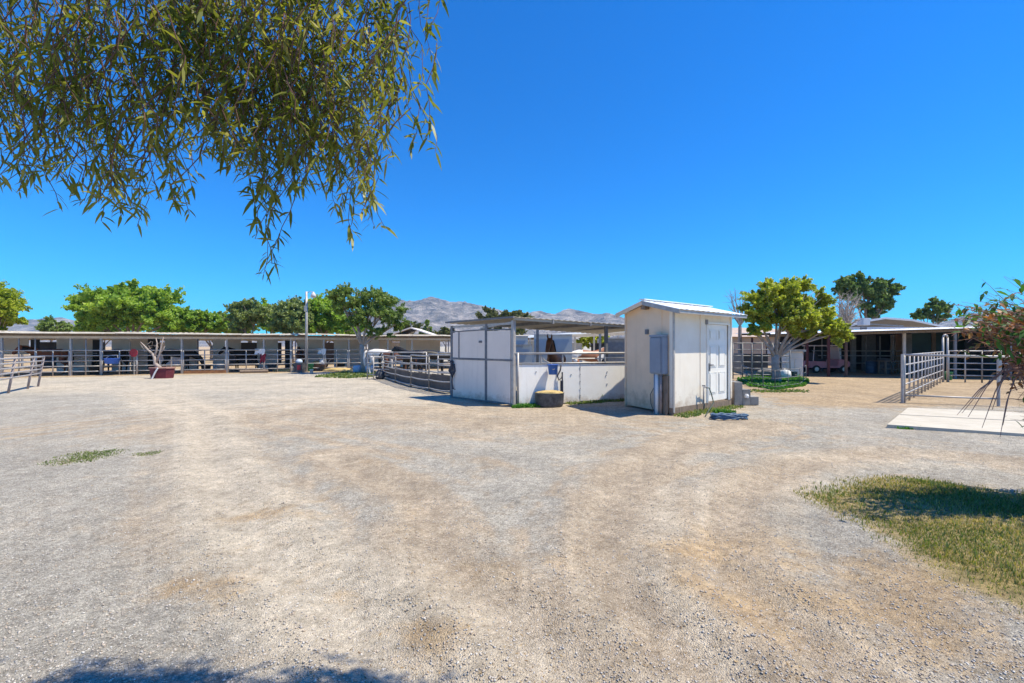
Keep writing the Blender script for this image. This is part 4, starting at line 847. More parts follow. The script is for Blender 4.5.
# trims
sh.part('corner_trim', MB().box(zz(A+nR*.012+ab*.03, (ZE+.05)/2), (.055, .03, ZE-.08), math.atan2(ab.y, ab.x)), M_steel)
sh.part('corner_trim', MB().box(zz(B+nR*.012-ab*.03, (ZE+.2)/2), (.05, .04, ZE-.2), math.atan2(ab.y, ab.x)), M_shed_lit)
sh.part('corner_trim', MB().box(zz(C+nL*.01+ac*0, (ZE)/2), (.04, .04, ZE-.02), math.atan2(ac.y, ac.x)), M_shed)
# plywood seams
seam = MB()
for t_ in (hit(700, A, B),): q = A+AB*t_; seam.bar(zz(q+nR*.004, z0w), zz(q+nR*.004, ZE), .012, .012)
sh.part('seam', seam, M_shed)
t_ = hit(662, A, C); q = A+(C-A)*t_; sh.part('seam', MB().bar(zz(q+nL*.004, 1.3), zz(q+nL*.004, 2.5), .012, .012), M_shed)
# door
dw = (dQ-dP).length; fr_ = MB()
fr_.bar(zz(dP+ab*.02+nR*.005, z0w), zz(dP+ab*.02+nR*.005, 2.2), .05, .05); fr_.bar(zz(dQ-ab*.02+nR*.005, z0w), zz(dQ-ab*.02+nR*.005, 2.2), .05, .05); fr_.bar(zz(dP+nR*.005, 2.18), zz(dQ+nR*.005, 2.18), .05, .05)
dfr = sh.part('door_frame', fr_, M_door)
dp = dP+ab*.05; dq = dQ-ab*.05; W_ = (dq-dp).length
dleaf = MB(); base_off = -.03
def onDoor(x, z, off=0): return zz(dp+ab*x-nR*(.025-off), z)
a = [onDoor(0, .2), onDoor(W_, .2), onDoor(W_, 2.15), onDoor(0, 2.15)]; dleaf.hexa(a, [p-nR*.04 for p in a]); dl = sh.part('door', dleaf, M_door)
for (zlo, zhi) in ((.38, .92), (1.06, 1.62), (1.76, 2.02)):
    for x0, x1 in ((.13*W_, .45*W_), (.56*W_, .88*W_)):
        gm = MB(); pts = [(x0, zlo), (x1, zlo), (x1, zhi), (x0, zhi)]
        for i in range(4): gm.bar(onDoor(*pts[i], .006), onDoor(*pts[(i+1) % 4], .004), .008, .008)
        sh.part('door_panel', gm, M_door, dl)
        c4 = [onDoor(x0+.035, zlo+.035, .003), onDoor(x1-.035, zlo+.035, .003), onDoor(x1-.035, zhi-.035, .003), onDoor(x0+.035, zhi-.035, .003)]; sh.part('door_panel', MB().hexa(c4, [p+nR*.012 for p in c4]), M_door, dl)
sh.part('handle', MB().tube([onDoor(.09, 1.12, .0), onDoor(.09, 1.12, .07), onDoor(.2, 1.12, .07)], .016, 7).box(onDoor(.09, 1.06, .02), (.05, .04, .2), math.atan2(ab.y, ab.x)), M_trim, dl)
sh.part('hinge', MB().box(zz(dP-ab*.03+nR*.02, 2.2), (.06, .04, .12)), M_steeld)
# roof: two slopes with overhang
oh = .38; rk = .24
ridge0 = mid-ab*rk; ridge1 = midD+ab*rk; sl = (ZR-ZE)/((C-A).length/2)
acn = -ac
e0 = A-ac*0+(-ac)*oh-ab*rk; e1 = B+(-ac)*oh+ab*rk; h0 = C+ac*.2-ab*rk; h1 = D+ac*.2+ab*rk
zr = ZR+.05; ze = ZE+.05-sl*oh; zh = ZE+.05-sl*.2
sh.part('roof', MB().corr(zz(ridge0, zr), zz(ridge1, zr), zz(e0, ze), zz(e1, ze), 14, .008), M_roofw)
sh.part('roof', MB().corr(zz(ridge0, zr), zz(ridge1, zr), zz(h0, zh), zz(h1, zh), 14, .008), M_roofw)
sh.part('ridge_cap', MB().bar(zz(ridge0, zr+.03), zz(ridge1, zr+.03), .16, .02), M_roofw)
sh.part('rake_board', MB().bar(zz(ridge0+ab*.02, zr-.06), zz(e0+ab*.02, ze-.06), .03, .09), M_steel)
sh.part('rake_board', MB().bar(zz(ridge0+ab*.02, zr-.06), zz(h0+ab*.02, zh-.06), .03, .09), M_shed)
sh.part('eave_board', MB().bar(zz(e0-acn*.04, ze-.055), zz(e1-acn*.04, ze-.055), .03, .06), M_steel)
sh.part('ridge_beam', MB().bar(zz(mid-ab*.2, ZR-.1), zz(mid+ab*.1, ZR-.1), .12, .12), M_wood)
sh.part('vent', MB().box(zz(on(647.5, A, C)+nL*.02, 1.95), (.05, .09, .12), math.atan2(ac.y, ac.x)+1.57), M_trim)
# meter box
q = on(662, A, C); mbx = Thing('electric_box', 'tall grey-blue electric meter box on the shaded side of the shed', 'meter box', zz(q, 1.15))
an = math.atan2(ac.y, ac.x)
bx = mbx.part('cabinet', MB().box(zz(q+nL*.1, 1.38), (.42, .2, .88), an), M_elec, bevel=.02)
mbx.part('cover', MB().box(zz(q+nL*.21, 1.38), (.36, .02, .82), an), M_elec, bx, bevel=.008)
mbx.part('hood', MB().bar(zz(q-ac*.2+nL*.1, 1.84), zz(q+ac*.2+nL*.1, 1.84), .22, .05), M_elec)
mbx.part('switch', MB().box(zz(q+ac*.24+nL*.08, 1.08), (.06, .08, .16), an), M_trim)
for dx, rr, m_, z1 in ((.07, .045, M_elec, .94), (.02, .05, M_lbluegrey, .94), (-.1, .035, M_brownp, .94)):
    p = q+ac*dx+nL*.13; mbx.part('conduit', MB().tube([zz(p, -.02), zz(p, z1)], rr, 10), m_, smooth=True)
p = q-ac*.07+nL*.06; sb_o = single('wooden_backboard', MB().box(zz(p, .45), (.28, .05, .9), an), M_wood, 'weathered wooden board behind the conduits below the meter box', 'board', p)
p = q-ac*.22+nL*.08; single('wooden_stake', MB().box(zz(p, .45), (.08, .05, .92), an, .04), M_wood, 'short weathered stake leaning beside the shed corner', 'stake', p)
q2 = q+ac*.12+nL*.05; single('cable', MB().tube([zz(q2, 1.1), zz(q2+ac*.02, .7), zz(q2+ac*.22, .42), zz(q2+ac*.2, .2), zz(q2+ac*.1, .02)], .008, 5), M_rope, 'thin loose cable running down the wall from the meter box', 'cable', q2)
# tap with hose
q = on(699, A, B)+nR*.12; tp = Thing('standpipe', 'thin standpipe tap in front of the shed wall', 'tap', q)
tp.part('pipe', MB().tube([zz(q, -.02), zz(q, .6)], .018, 8), M_steeld, smooth=True); tp.part('spout', MB().tube([zz(q, .58), zz(q+ab*.1, .6), zz(q+ab*.16, .57)], .022, 8).box(zz(q, .63), (.07, .03, .03)), M_steeld)
hq = q+ab*.16; G1 = G(712, 418)
hs_ = Thing('garden_hose', 'slate blue flat hose coiled on the ground before the shed door', 'hose', G1)
hs_.part('feed', MB().tube([zz(hq, .58), zz(hq+ab*.1, .56), zz(hq+ab*.2, .42), zz(hq+ab*.22+nR*.05, .2), zz(G1+Vector((-.1, .1, 0)), .03)], .014, 7), M_hoseg, smooth=True)
cc = G(729, 419.5); cp = []
for i in range(150):
    a_ = i/150*2*math.pi*6; rr = .78+.06*math.sin(i*.9)+.02*(i % 7); cp.append((cc.x+.44*rr*math.cos(a_)+.03*math.sin(i*1.7), cc.y+.16*rr*math.sin(a_), .025+.09*(i/150)+.02*math.sin(i*2.1)))
hs_.part('coil', MB().tube(cp, .02, 6), M_hose, smooth=True)
# steps
q = G(733.5, 404.5); q = Vector((B.x+.12, B.y+.15, 0)); sp0 = Thing('mounting_steps', 'grey three-tread mounting steps behind the shed door corner', 'steps', q)
for i in range(3):
    hgt = .62-.2*i; sp0.part('tread', MB().box((q.x+.12+.22*i, q.y+.2, hgt/2), (.22, .55, hgt)), M_concd, bevel=.008)
sp0.part('knob', MB().lathe((q.x+.33, q.y-.09, .2), [(.05, 0), (.06, .05), (.04, .1)], 12), M_cloth)

# ------------------------------------------------------------------ shelter behind stall block
fs = Thing('far_shelter', 'low shelter with white roof edge seen behind the white stall', 'shelter', AT(560, 34))
a0, a1 = AT(505, 31), AT(600, 36)
fs.part('roof', MB().corr(zz(a0, 2.2), zz(a1, 2.75), zz(a0+Vector((-1, 6, 0)), 2.3), zz(a1+Vector((-1, 6, 0)), 2.85), 30, .03), M_roofw)
fs.part('fascia', MB().bar(zz(a0, 2.15), zz(a1, 2.7), .05, .14), M_roofw)
a2, a3 = AT(572, 27), AT(640, 28)
fs2 = Thing('tan_shelter', 'low shelter with tan roof beam seen behind the pinto horse', 'shelter', a2)
fs2.part('roof', MB().corr(zz(a2, 2.25), zz(a3, 2.5), zz(a2+Vector((-.5, 4, 0)), 2.35), zz(a3+Vector((-.5, 4, 0)), 2.6), 30, .03), M_under)
fs2.part('beam', MB().bar(zz(a2, 2.2), zz(a3, 2.42), .06, .16), M_fascia)
for px in (575, 594, 618, 638): p = on(px, a2, a3); fs2.part('post', MB().box((p.x, p.y, 1.1), (.1, .1, 2.2)), M_fascia)
for (x0, x1, m_) in ((572, 590, M_pgrey), (600, 615, M_dark), (618, 636, M_beige)): fs2.part('wall', MB().slab(on(x0, a2, a3)+Vector((0, 3, 0)), on(x1, a2, a3)+Vector((0, 3, 0)), 0, 1.8, .05), m_)
for px in (508, 530, 552, 575, 598): p = on(px, a0, a1); fs.part('post', MB().box((p.x, p.y, 1.1), (.1, .1, 2.2)), M_steel)
fs.part('wall', MB().slab(a0+Vector((0, 3, 0)), a0.lerp(a1, .6)+Vector((0, 3, 0)), 0, 2.0, .05), M_lbluegrey)
# small house behind the barn
hp = AT(411, 60); hs2 = Thing('house', 'small grey gabled house roof rising behind the long barn', 'house', hp)
hs2.part('wall', MB().box((hp.x, hp.y+3, 1.6), (5.2, 6, 3.2)), M_beige)
z1_, z2_ = 3.1, 4.15
hs2.part('roof', MB().hexa([(hp.x-3.1, hp.y-.4, z1_), (hp.x, hp.y-.4, z2_), (hp.x+3.1, hp.y-.4, z1_), (hp.x+3.1, hp.y-.4, z1_-.15), (hp.x, hp.y-.4, z2_-.15), (hp.x-3.1, hp.y-.4, z1_-.15)],
     [(hp.x-3.1, hp.y+6.4, z1_), (hp.x, hp.y+6.4, z2_), (hp.x+3.1, hp.y+6.4, z1_), (hp.x+3.1, hp.y+6.4, z1_-.15), (hp.x, hp.y+6.4, z2_-.15), (hp.x-3.1, hp.y+6.4, z1_-.15)]), M_pgrey)
# beige house to the right behind shed
bh = AT(757, 36); h3 = Thing('house', 'low beige stucco house with clay roof behind the lime tree', 'house', bh)
h3.part('wall', MB().box((bh.x-1, bh.y+3, 1.2), (9, 6, 2.4)), M_beige)
w3 = h3.part('window', MB().box((bh.x+1.2, bh.y-.03, 1.3), (.9, .06, .8)), M_dark); h3.part('pane', MB().box((bh.x+1.2, bh.y-.07, 1.3), (.8, .02, .7)), M_glass, w3)
h3.part('roof', MB().hexa([(bh.x-6, bh.y-.5, 2.35), (bh.x+4, bh.y-.5, 2.35), (bh.x+4, bh.y+6.5, 2.35), (bh.x-6, bh.y+6.5, 2.35)], [(bh.x-4.5, bh.y+2.6, 3.2), (bh.x+2.5, bh.y+2.6, 3.2), (bh.x+2.5, bh.y+3.4, 3.2), (bh.x-4.5, bh.y+3.4, 3.2)]), M_pinkroof)

# ------------------------------------------------------------------ right barn
RB0, RB1 = AT(770, 23.6), Vector((25.5, 20.2, 0)); rb = Thing('open_barn', 'open-fronted barn with white metal roof edge on the right of the yard', 'barn', RB0)
ur = (RB1-RB0).normalized(); vr = Vector((-ur.y, ur.x, 0))
def rpt(t, v, z): p = RB0+(RB1-RB0)*t+vr*v; return Vector((p.x, p.y, z))
rb.part('roof', MB().corr(rpt(0, 0, 2.3), rpt(1, 0, 2.62), rpt(0, 9, 2.5), rpt(1, 9, 2.8), 60, .03), M_roof)
rb.part('side_wall', MB().slab(rpt(.999, .1, 0), rpt(.999, 8.9, 0), 0, 2.6, .05), M_dark)  # dark end wall, closes the bay to keep light out
rb.part('shade_ceiling', MB().hexa([rpt(.01, .4, 2.19), rpt(.99, .4, 2.50), rpt(.99, 8.9, 2.68), rpt(.01, 8.9, 2.38)], [rpt(.01, .4, 2.20), rpt(.99, .4, 2.51), rpt(.99, 8.9, 2.69), rpt(.01, 8.9, 2.39)]), M_wood)  # dark ceiling added so the roof underside looks shaded
rb.part('fascia', MB().hexa([rpt(0, -.14, 2.245), rpt(1, -.14, 2.565), rpt(1, -.02, 2.32+.31), rpt(0, -.02, 2.31)], [rpt(0, -.13, 2.225), rpt(1, -.13, 2.545), rpt(1, -.0, 2.30+.31), rpt(0, -.0, 2.29)]), M_roofw)
rb.part('beam', MB().bar(rpt(0, .25, 2.14), rpt(1, .25, 2.46), .08, .12), M_wood)
for k_ in range(15): t0 = .03+k_*.067; rb.part('rafter', MB().bar(rpt(t0, .05, 2.24+.32*t0), rpt(t0, 8.9, 2.44+.3*t0), .05, .1), M_wood)
def rbx(px, v): P = RB0+vr*v; return hit(px, P, P+(RB1-RB0))
for px, v, m_, w in ((807, .4, M_redpost, .11), (828.5, .15, M_redpost, .11), (846, .2, M_brownpost, .11), (752, 2.0, M_redpost, .1), (853, 5.6, M_concd, .24), (840, 5.6, M_lbluegrey, .1), (904, 1.6, M_pgrey, .12), (955, .3, M_steeld, .1), (1010, .3, M_steeld, .1), (1060, .3, M_steeld, .1)):
    t0 = rbx(px, v); p = rpt(t0, v, 0); ht = 2.1+.32*t0; rb.part('post', MB().box((p.x, p.y, ht/2), (w, w, ht), math.atan2(ur.y, ur.x)), m_)
for x0, x1, v, z0, z1, m_ in ((780, 800, 7.5, 0, 2.3, M_dark), (800, 860, 8.5, 0, 2.4, M_dark), (858, 912, 8.8, 0, 2.5, M_dark), (862, 876, 7.0, .0, 2.3, M_trim), (877, 889, 8, 0, 2.4, M_dark), (891, 896, 6.5, 0, 2.3, M_pgrey), (896, 904, 5.5, 0, 2.3, M_brick), (904, 912, 5.0, 0, 2.3, M_concd), (912, 932, 5.0, 0, 2.4, M_teal), (932, 936, 4.9, 0, 2.4, M_wood), (936, 965, 5.0, 0, 2.4, M_teal), (965, 990, 4.0, 0, 2.4, M_dark), (990, 1035, 4.0, 0, 2.4, M_teal), (1035, 1110, 4.0, 0, 2.4, M_wood)):  # near-black back walls added, the interior shade put into their colour
    P = rpt(rbx(x0, v), v, 0); Q = rpt(rbx(x1, v), v, 0); rb.part('stall_wall', MB().slab(P, Q, z0, z1, .06), m_)
for z in (.55, 1.0, 1.3): rb.part('stall_rail', MB().tube([rpt(rbx(812, 5.5), 5.5, z), rpt(rbx(905, 5.5), 5.5, z)], .03, 6), M_steel)
for z in (1.12,): rb.part('stall_rail', MB().tube([rpt(rbx(905, 4.2), 4.2, z), rpt(rbx(1060, 4.2), 4.2, z)], .03, 6), M_steel)
for px in (822, 832, 866, 880, 893): p = rpt(rbx(px, 5.5), 5.5, 0); rb.part('upright', MB().tube([p, p+Vector((0, 0, 2.2))], .035, 6), M_steeld)
# upper roof of the barn behind
ub = AT(895, 34); u2b = Thing('metal_barn', 'taller grey metal roofed barn rising behind the open right barn', 'barn', ub)
xa, xb = AT(850, 34).x, AT(945, 34).x; zt = lambda py: ZY(py, 34)
pr = [(xa, zt(325)), (AT(866, 34).x, zt(320.5)), (AT(885, 34).x, zt(317.5)), (AT(912, 34).x, zt(319.5)), (xb, zt(326.5))]
u2b.part('roof', MB().hexa([(x, 34, z) for x, z in pr]+[(x, 34, z-.12) for x, z in pr[::-1]], [(x, 40, z-.25) for x, z in pr]+[(x, 40, z-.37) for x, z in pr[::-1]]), M_steeld)
for i in range(4): u2b.part('roof_edge', MB().bar((pr[i][0], 33.97, pr[i][1]-.05), (pr[i+1][0], 33.97, pr[i+1][1]-.05), .05, .14), M_roofw)
u2b.part('wall', MB().box(((xa+xb)/2, 41, zt(330)/2), (xb-xa-1, .1, zt(327))), M_dark)
for i in range(6): x = xa+.4+(xb-xa-.8)*i/5; u2b.part('post', MB().box((x, 34.3, 1.45), (.14, .14, 2.9)), M_steel)
u2b.part('beam', MB().bar((xa, 34.2, zt(328)), (xb, 34.2, zt(328.5)), .1, .2), M_roofw); u2b.part('beam', MB().bar((xa+.6, 34.25, zt(323)), (xb-3, 34.25, zt(326)), .08, .1), M_steel)
cl = AT(863.5, 33); single('evaporative_cooler', MB().box((cl.x, cl.y, zt(322)-.05), (.55, .6, .55)), M_lbluegrey, 'pale box cooler on the roof behind the open right barn', 'cooler', (cl.x, cl.y, zt(325)), bevel=.03)
single('cooler_stand', MB().box((cl.x, cl.y, 1.5), (.3, .3, 3.0)), M_steeld, 'grey pillar carrying the box cooler behind the right barn', 'pillar', (cl.x, cl.y, 0))

# dark clutter inside the right barn
def barrel(px, v, h, r, m_, lb):
    p = rpt(rbx(px, v), v, 0); t = Thing('barrel', lb, 'barrel', p); t.part('drum', MB().lathe(p, [(r*.94, 0), (r, .03), (r, h*.33), (r*1.03, h*.35), (r, h*.37), (r, h*.65), (r*1.03, h*.67), (r, h*.69), (r, h)], 16), m_, smooth=True); t.part('lid', MB().lathe(p+Vector((0, 0, h)), [(r*.98, 0), (r*.98, .03)], 16), M_trim)
barrel(884, 3.6, .85, .3, M_blk, 'dark barrel inside the right barn beside the pale pillar'); barrel(872, 4.2, .7, .3, M_hose, 'blue-black barrel in the middle of the right barn stall')
# work bench
q = rpt(rbx(892, 3.4), 3.4, 0); wb = Thing('workbench', 'low dark bench at the right end of the shaded barn bay', 'bench', q)
wb.part('top', MB().box((q.x, q.y, .75), (1.3, .6, .06)), M_wood)
for sx in (-.55, .55):
    for sy in (-.22, .22): wb.part('leg', MB().box((q.x+sx, q.y+sy, .36), (.07, .07, .72)), M_wood)
wb.part('shelf', MB().box((q.x, q.y, .3), (1.1, .5, .04)), M_wood)

# golf cart
gc0 = AT(824, 26.6); gc = Thing('golf_cart', 'dusty pink golf cart with pale roof parked under the lime tree', 'golf cart', gc0, R(-4))
def sidep(pts, w): return MB().hexa([(x, -w/2, z) for x, z in pts], [(x, w/2, z) for x, z in pts])
gc.part('body', sidep([(-1.15, .3), (.95, .3), (1.15, .42), (1.15, .62), (1.0, .74), (.62, .82), (.48, .78), (.42, .42), (-.15, .4), (-.2, .68), (-1.1, .7), (-1.2, .5)], 1.15), M_pink, local=True, bevel=.03)
gc.part('seat', MB().box((-.42, 0, .76), (.5, 1.0, .14)).box((-.68, 0, 1.0), (.12, 1.0, .42), 0, 0, -.15), M_dark, local=True, bevel=.03)
gc.part('roof', MB().box((-.12, 0, 1.62), (1.75, 1.15, .07)), M_pinkl, local=True, bevel=.03)
for sx, xb_ in ((.62, .48), (-.85, -.85)):
    for sy in (-.5, .5): gc.part('pillar', MB().tube([(sx if sx > 0 else -.92, sy, .7), (xb_, sy, 1.6)], .022, 6), M_pinkl, local=True)
gc.part('windshield', MB().hexa([(.66, -.48, .8), (.66, .48, .8), (.5, .48, 1.55), (.5, -.48, 1.55)], [(.67, -.48, .8), (.67, .48, .8), (.51, .48, 1.55), (.51, -.48, 1.55)]), M_pinkl, local=True)
gc.part('steering_wheel', MB().tube([(.2+.14*math.cos(a)*.4, .25+.17*math.sin(a), 1.0+.15*math.cos(a)) for a in np.linspace(0, 2*math.pi, 15)], .015, 5), M_blk, local=True)
for x in (-.78, .78):
    for sy in (-.52, .52):
        w = gc.part('wheel', MB().tube([(x, sy-.09, .23), (x, sy-.06, .23), (x, sy+.06, .23), (x, sy+.09, .23)], [.19, .23, .23, .19], 20), M_tyre, local=True, smooth=False)
        gc.part('hubcap', MB().tube([(x, sy+(.095 if sy > 0 else -.095), .23), (x, sy+(.08 if sy > 0 else -.08), .23)], .12, 14), M_chrome, w, local=True)
for sy in (-.38, .38): gc.part('headlight', MB().lathe((1.13, sy, .52), [(.07, 0), (.08, .05), (.05, .1)], 10), M_cloth, local=True)

# cabinet booth
q = G(797, 377); cb = Thing('feed_cabinet', 'small white cabinet with double doors under the lime tree', 'cabinet', q)
cb.part('body', MB().box((q.x, q.y+.4, .66), (.78, .8, 1.3), R(-18)), M_white)
cb.part('roof_slab', MB().box((q.x, q.y+.4, 1.36), (1.0, 1.0, .1), R(-18)), M_steel)
cA = R(-18); cx_, cy_ = math.cos(cA), math.sin(cA)
for s in (-.19, .19):
    p = Vector((q.x+s*cx_+.41*cy_*1.0, q.y+.4+s*cy_-.41*cx_, .5)); cb.part('door', MB().box(p, (.34, .03, .85), cA), M_pgrey)
p = Vector((q.x+.41*cy_, q.y+.4-.41*cx_, 1.1)); cb.part('drawer', MB().box(p, (.72, .03, .28), cA), M_pgrey)
bucket(G(793.5, 378.5), .17, .34, M_hose, 'dark blue bucket at the foot of the white cabinet')
bucket(G(948.3, 380), .16, .36, M_green, 'green bucket at the foot of the tall gate posts')
# dark mats + fence left of lime tree
for i, (x0, x1, Yd, z0, z1, m_, lb) in enumerate(((744, 768, 22.5, .35, 1.2, M_dark, 'black mesh screen hung behind the lawn left of the lime tree'), (733, 744, 24, .2, 1.2, M_trim, 'dark grey screen between the shed and the black mesh screen'))):
    single('mesh_screen', MB().slab(AT(x0, Yd), AT(x1, Yd), z0, z1, .03), m_, lb, 'screen', AT(x0, Yd))
for i, (x0, x1, Yd, lb) in enumerate(((733, 752, 21.6, 'dark pipe panel just right of the shed behind the lawn'), (752, 772, 21.4, 'dark pipe panel behind the lawn left of the tree trunk'), (773, 790, 21.4, 'dark pipe panel between the tree trunk and the white cabinet'))):
    panel(AT(x0, Yd), AT(x1, Yd), 1.75, 6, lb, 'dark pipe panels behind the lime tree lawn', .2, (0, .5, 1), m=M_steeld, r=.026)
lawnP = [G(*p) for p in [(741, 380), (752, 386.5), (775, 389.5), (800, 386), (806, 380.5), (795, 376.5), (760, 376)]]
for i, (a_, b_) in enumerate(((0, 1), (1, 2), (2, 3), (3, 4))):
    panel(lawnP[a_], lawnP[b_], .72, 3, 'thin low wire fence section on the '+['shed side', 'front left side', 'front right side', 'cabinet side'][i]+' of the small lawn', 'low wire fence round the small lawn', .1, (0, .5, 1), m=M_trim, r=.012, name='garden_fence')
lump(G(785, 379.5)+Vector((0, 0, .25)), .28, .22, .25, M_cloth, 'stone', 'pale rounded rock beside the lime tree trunk', 'rock', 15)
lump(G(768, 377.5)+Vector((0, 0, .22)), .55, .3, .24, M_concd, 'stone', 'long grey rock left of the lime tree trunk', 'rock', 17)

# ------------------------------------------------------------------ right gate and panels
g0 = G(904.5, 403); gB = AT(943, 19.6); gD = gB-g0
seg = [0, .34, .67, 1.0]
for i in range(3):
    a_ = g0+gD*seg[i]; b_ = g0+gD*seg[i+1]
    panel(a_, b_, 1.36, 5, ['near corral panel running back from the gate corner', 'middle corral panel of the row running back on the right', 'far corral panel ending at the tall double posts'][i], 'corral panels running back on the right', .25, [(0, .25, .5, .75, 1), (.25, .5, .75, 1), (.33, .66, .98)][i], r=.021)
g1 = G(998.5, 406.5); gt = Thing('pipe_gate', 'grey open pipe gate with just two rails before the dirt pen', 'gate', g0)
for q, h_ in ((g0-Vector((.06, 0, 0)), 1.37), (g1, 1.33)): gt.part('post', MB().tube([q, zz(q, h_)], .034, 8), M_steel)
gt.part('rail', MB().tube([zz(g0, 1.35), zz(g1, 1.32), zz(g1+(g1-g0)*1.0, 1.29)], .03, 8), M_steel, smooth=True)
gt.part('rail', MB().tube([zz(g0, .22), zz(g1, .2)], .022, 8), M_steel, smooth=True)
tp2 = Thing('tall_posts', 'pair of tall round-topped grey posts joined by a loop', 'posts', gB)
for dx in (0, .2): tp2.part('post', MB().tube([gB+Vector((dx, 0, 0)), gB+Vector((dx, 0, 1.98))], .04, 8), M_steel, smooth=True)
tp2.part('loop', MB().tube([gB+Vector((0, 0, 1.95)), gB+Vector((.03, 0, 2.06)), gB+Vector((.1, 0, 2.1)), gB+Vector((.17, 0, 2.06)), gB+Vector((.2, 0, 1.95))], .04, 8), M_steel, smooth=True)
ends = [gB+Vector((.25, 0, 0)), AT(982, 19.2), AT(1020, 18.8), AT(1060, 18.4)]
for i in range(3): panel(ends[i], ends[i+1], 1.4, 5, ['far corral panel right of the tall posts', 'far corral panel behind the red-leaved bush', 'far corral panel at the right edge behind the bush'][i], 'far corral panels before the right barn', .3, (0, .5, 1), r=.024)
# pale slab
sl_ = [G(887, 427.5), G(908, 410), G(908, 410)+Vector((4.9, -1.9, 0)), G(887, 427.5)+Vector((4.4, -2.45, 0))]
for a0_, b0_ in ((.52, .5),): single('slab_joint', MB().bar(sl_[0].lerp(sl_[1], a0_)+Vector((.02, 0, .064)), sl_[3].lerp(sl_[2], b0_)+Vector((0, 0, .064)), .018, .006), M_concd, 'dark joint running along the middle of the pale slab', 'joint', sl_[0].lerp(sl_[1], a0_))
slo = single('concrete_slab', MB().hexa([p+Vector((0, 0, -.05)) for p in sl_], [p+Vector((0, 0, .06)) for p in sl_]), M_conc, 'pale concrete slab on the ground at the right before the gate', 'slab', sl_[0])

# ------------------------------------------------------------------ trees
gy = 'trees beyond the long barn'
tree('broadleaf_tree', 'large bright green tree at the left behind the maroon planter', 46, 132, 360, [(100, 313, 16, 19, 1.2), (130, 308, 26, 19, 1.7), (160, 312, 23, 18, 1.4), (180, 321, 15, 12, .8), (88, 325, 8, 10, .4), (118, 296, 18, 11, .6), (142, 294, 14, 9, .4)], L_green, 17000, .30, group=gy, trunk_r=.3)
tree('broadleaf_tree', 'lower bright green tree just right of the large bright green one', 48, 212, 360, [(205, 325, 16, 11, .8), (222, 324, 16, 9, .7), (236, 328, 9, 6, .4), (193, 328, 12, 8, .5)], L_green, 9000, .28, group=gy, trunk_r=.2)
tree('round_tree', 'small round dark tree far left above the barn roof', 55, 50, 360, [(50, 327, 13, 7, 1.0), (60, 330, 9, 5, .4)], L_mid, 7000, .26, group=gy, trunk_r=.2)
tree('yellow_tree', 'yellow-green tree cut by the left edge of the picture', 40, -8, 360, [(-10, 305, 20, 20, 1.2), (4, 308, 9, 12, .5), (0, 325, 14, 8, .6), (-25, 300, 18, 18, .8)], L_yel, 9000, .26, group=gy, trunk_r=.2)
tree('broadleaf_tree', 'grey-green tree behind the barn left of the light pole, leftmost of its clump', 44, 250, 360, [(245, 316, 12, 13, 1.2), (256, 312, 11, 11, .9), (240, 328, 9, 6, .4)], L_darkg, 8000, .26, group=gy, trunk_r=.22)
tree('broadleaf_tree', 'bright green tree wedged between two dark trees behind the barn', 50, 269, 360, [(268, 316, 10, 13, 1), (274, 324, 10, 9, .6)], L_green, 7500, .28, group=gy, trunk_r=.2)
tree('broadleaf_tree', 'dense dark tree directly left of the light pole', 42, 291, 360, [(290, 314, 15, 14, 1.4), (284, 325, 13, 9, .9), (301, 322, 9, 10, .6)], L_darkg, 9500, .26, group=gy, trunk_r=.24)
tree('broadleaf_tree', 'bright green tree directly right of the light pole', 46, 325, 360, [(318, 312, 14, 15, 1.3), (332, 317, 14, 14, 1.2), (344, 327, 12, 9, .6), (322, 327, 15, 8, .7)], L_green, 9500, .28, group=gy, trunk_r=.24)
# leaning tree in yard
tree('leaning_tree', 'leaning grey-barked tree with airy crown standing by the barn fence', 26, 364.5, 373, [(350, 299, 17, 10, .8), (372, 301, 18, 12, 1.0), (388, 312, 15, 13, .9), (398, 324, 8, 8, .4), (374, 318, 18, 11, .8), (352, 315, 14, 12, .45), (381, 335, 12, 7, .4), (343, 303, 11, 8, .3)], L_mid, 9000, .13, bark=M_barkl, trunk_r=.17, fork=.42, lean=-.15)
for i_, (px_, a_, b_) in enumerate(((104, 'behind the left flank of the large bright green tree', 0), (170, 'behind the right flank of the large bright green tree', 0), (216, 'filling the gap between the two bright green trees and the grey-green one', 1), (300, 'spread low behind the light pole', 1), (338, 'low behind the crown of the leaning tree', 0))):
    tree('broadleaf_tree', 'low spreading tree '+a_, 62, px_, 360, [(px_-20, 327, 14, 7, .9), (px_, 324, 17, 9, 1.2), (px_+20, 328, 15, 7, .9)], (L_green, L_mid)[b_], 4500, .4, group=gy, trunk_r=.2)
ft = 'trees far behind the white stall'
tree('conifer', 'small pointed conifer above the barn roof before the pale mountain', 70, 427, 360, [(427, 336, 6, 6, .7), (427, 329, 4, 6, .5), (427, 323.5, 2, 4, .2)], L_mid, 3500, .4, group=ft, trunk_r=.2, lvl=1)
tree('broadleaf_tree', 'small olive tree left of the pointed conifer', 75, 411, 360, [(411, 328, 8, 6, 1)], L_olive, 3000, .4, group=ft, trunk_r=.2)
tree('broadleaf_tree', 'small olive tree right of the pointed conifer', 75, 446, 360, [(446, 333, 6, 5, 1), (436, 336, 6, 4, .4)], L_olive, 2600, .4, group=ft, trunk_r=.2)
tree('broadleaf_tree', 'olive tree above the stall roof, left of the two there', 80, 490, 360, [(487, 316, 9, 6, .8), (494, 318, 7, 5, .4), (492, 327, 9, 7, .5)], L_olive, 3500, .42, group=ft, trunk_r=.25)
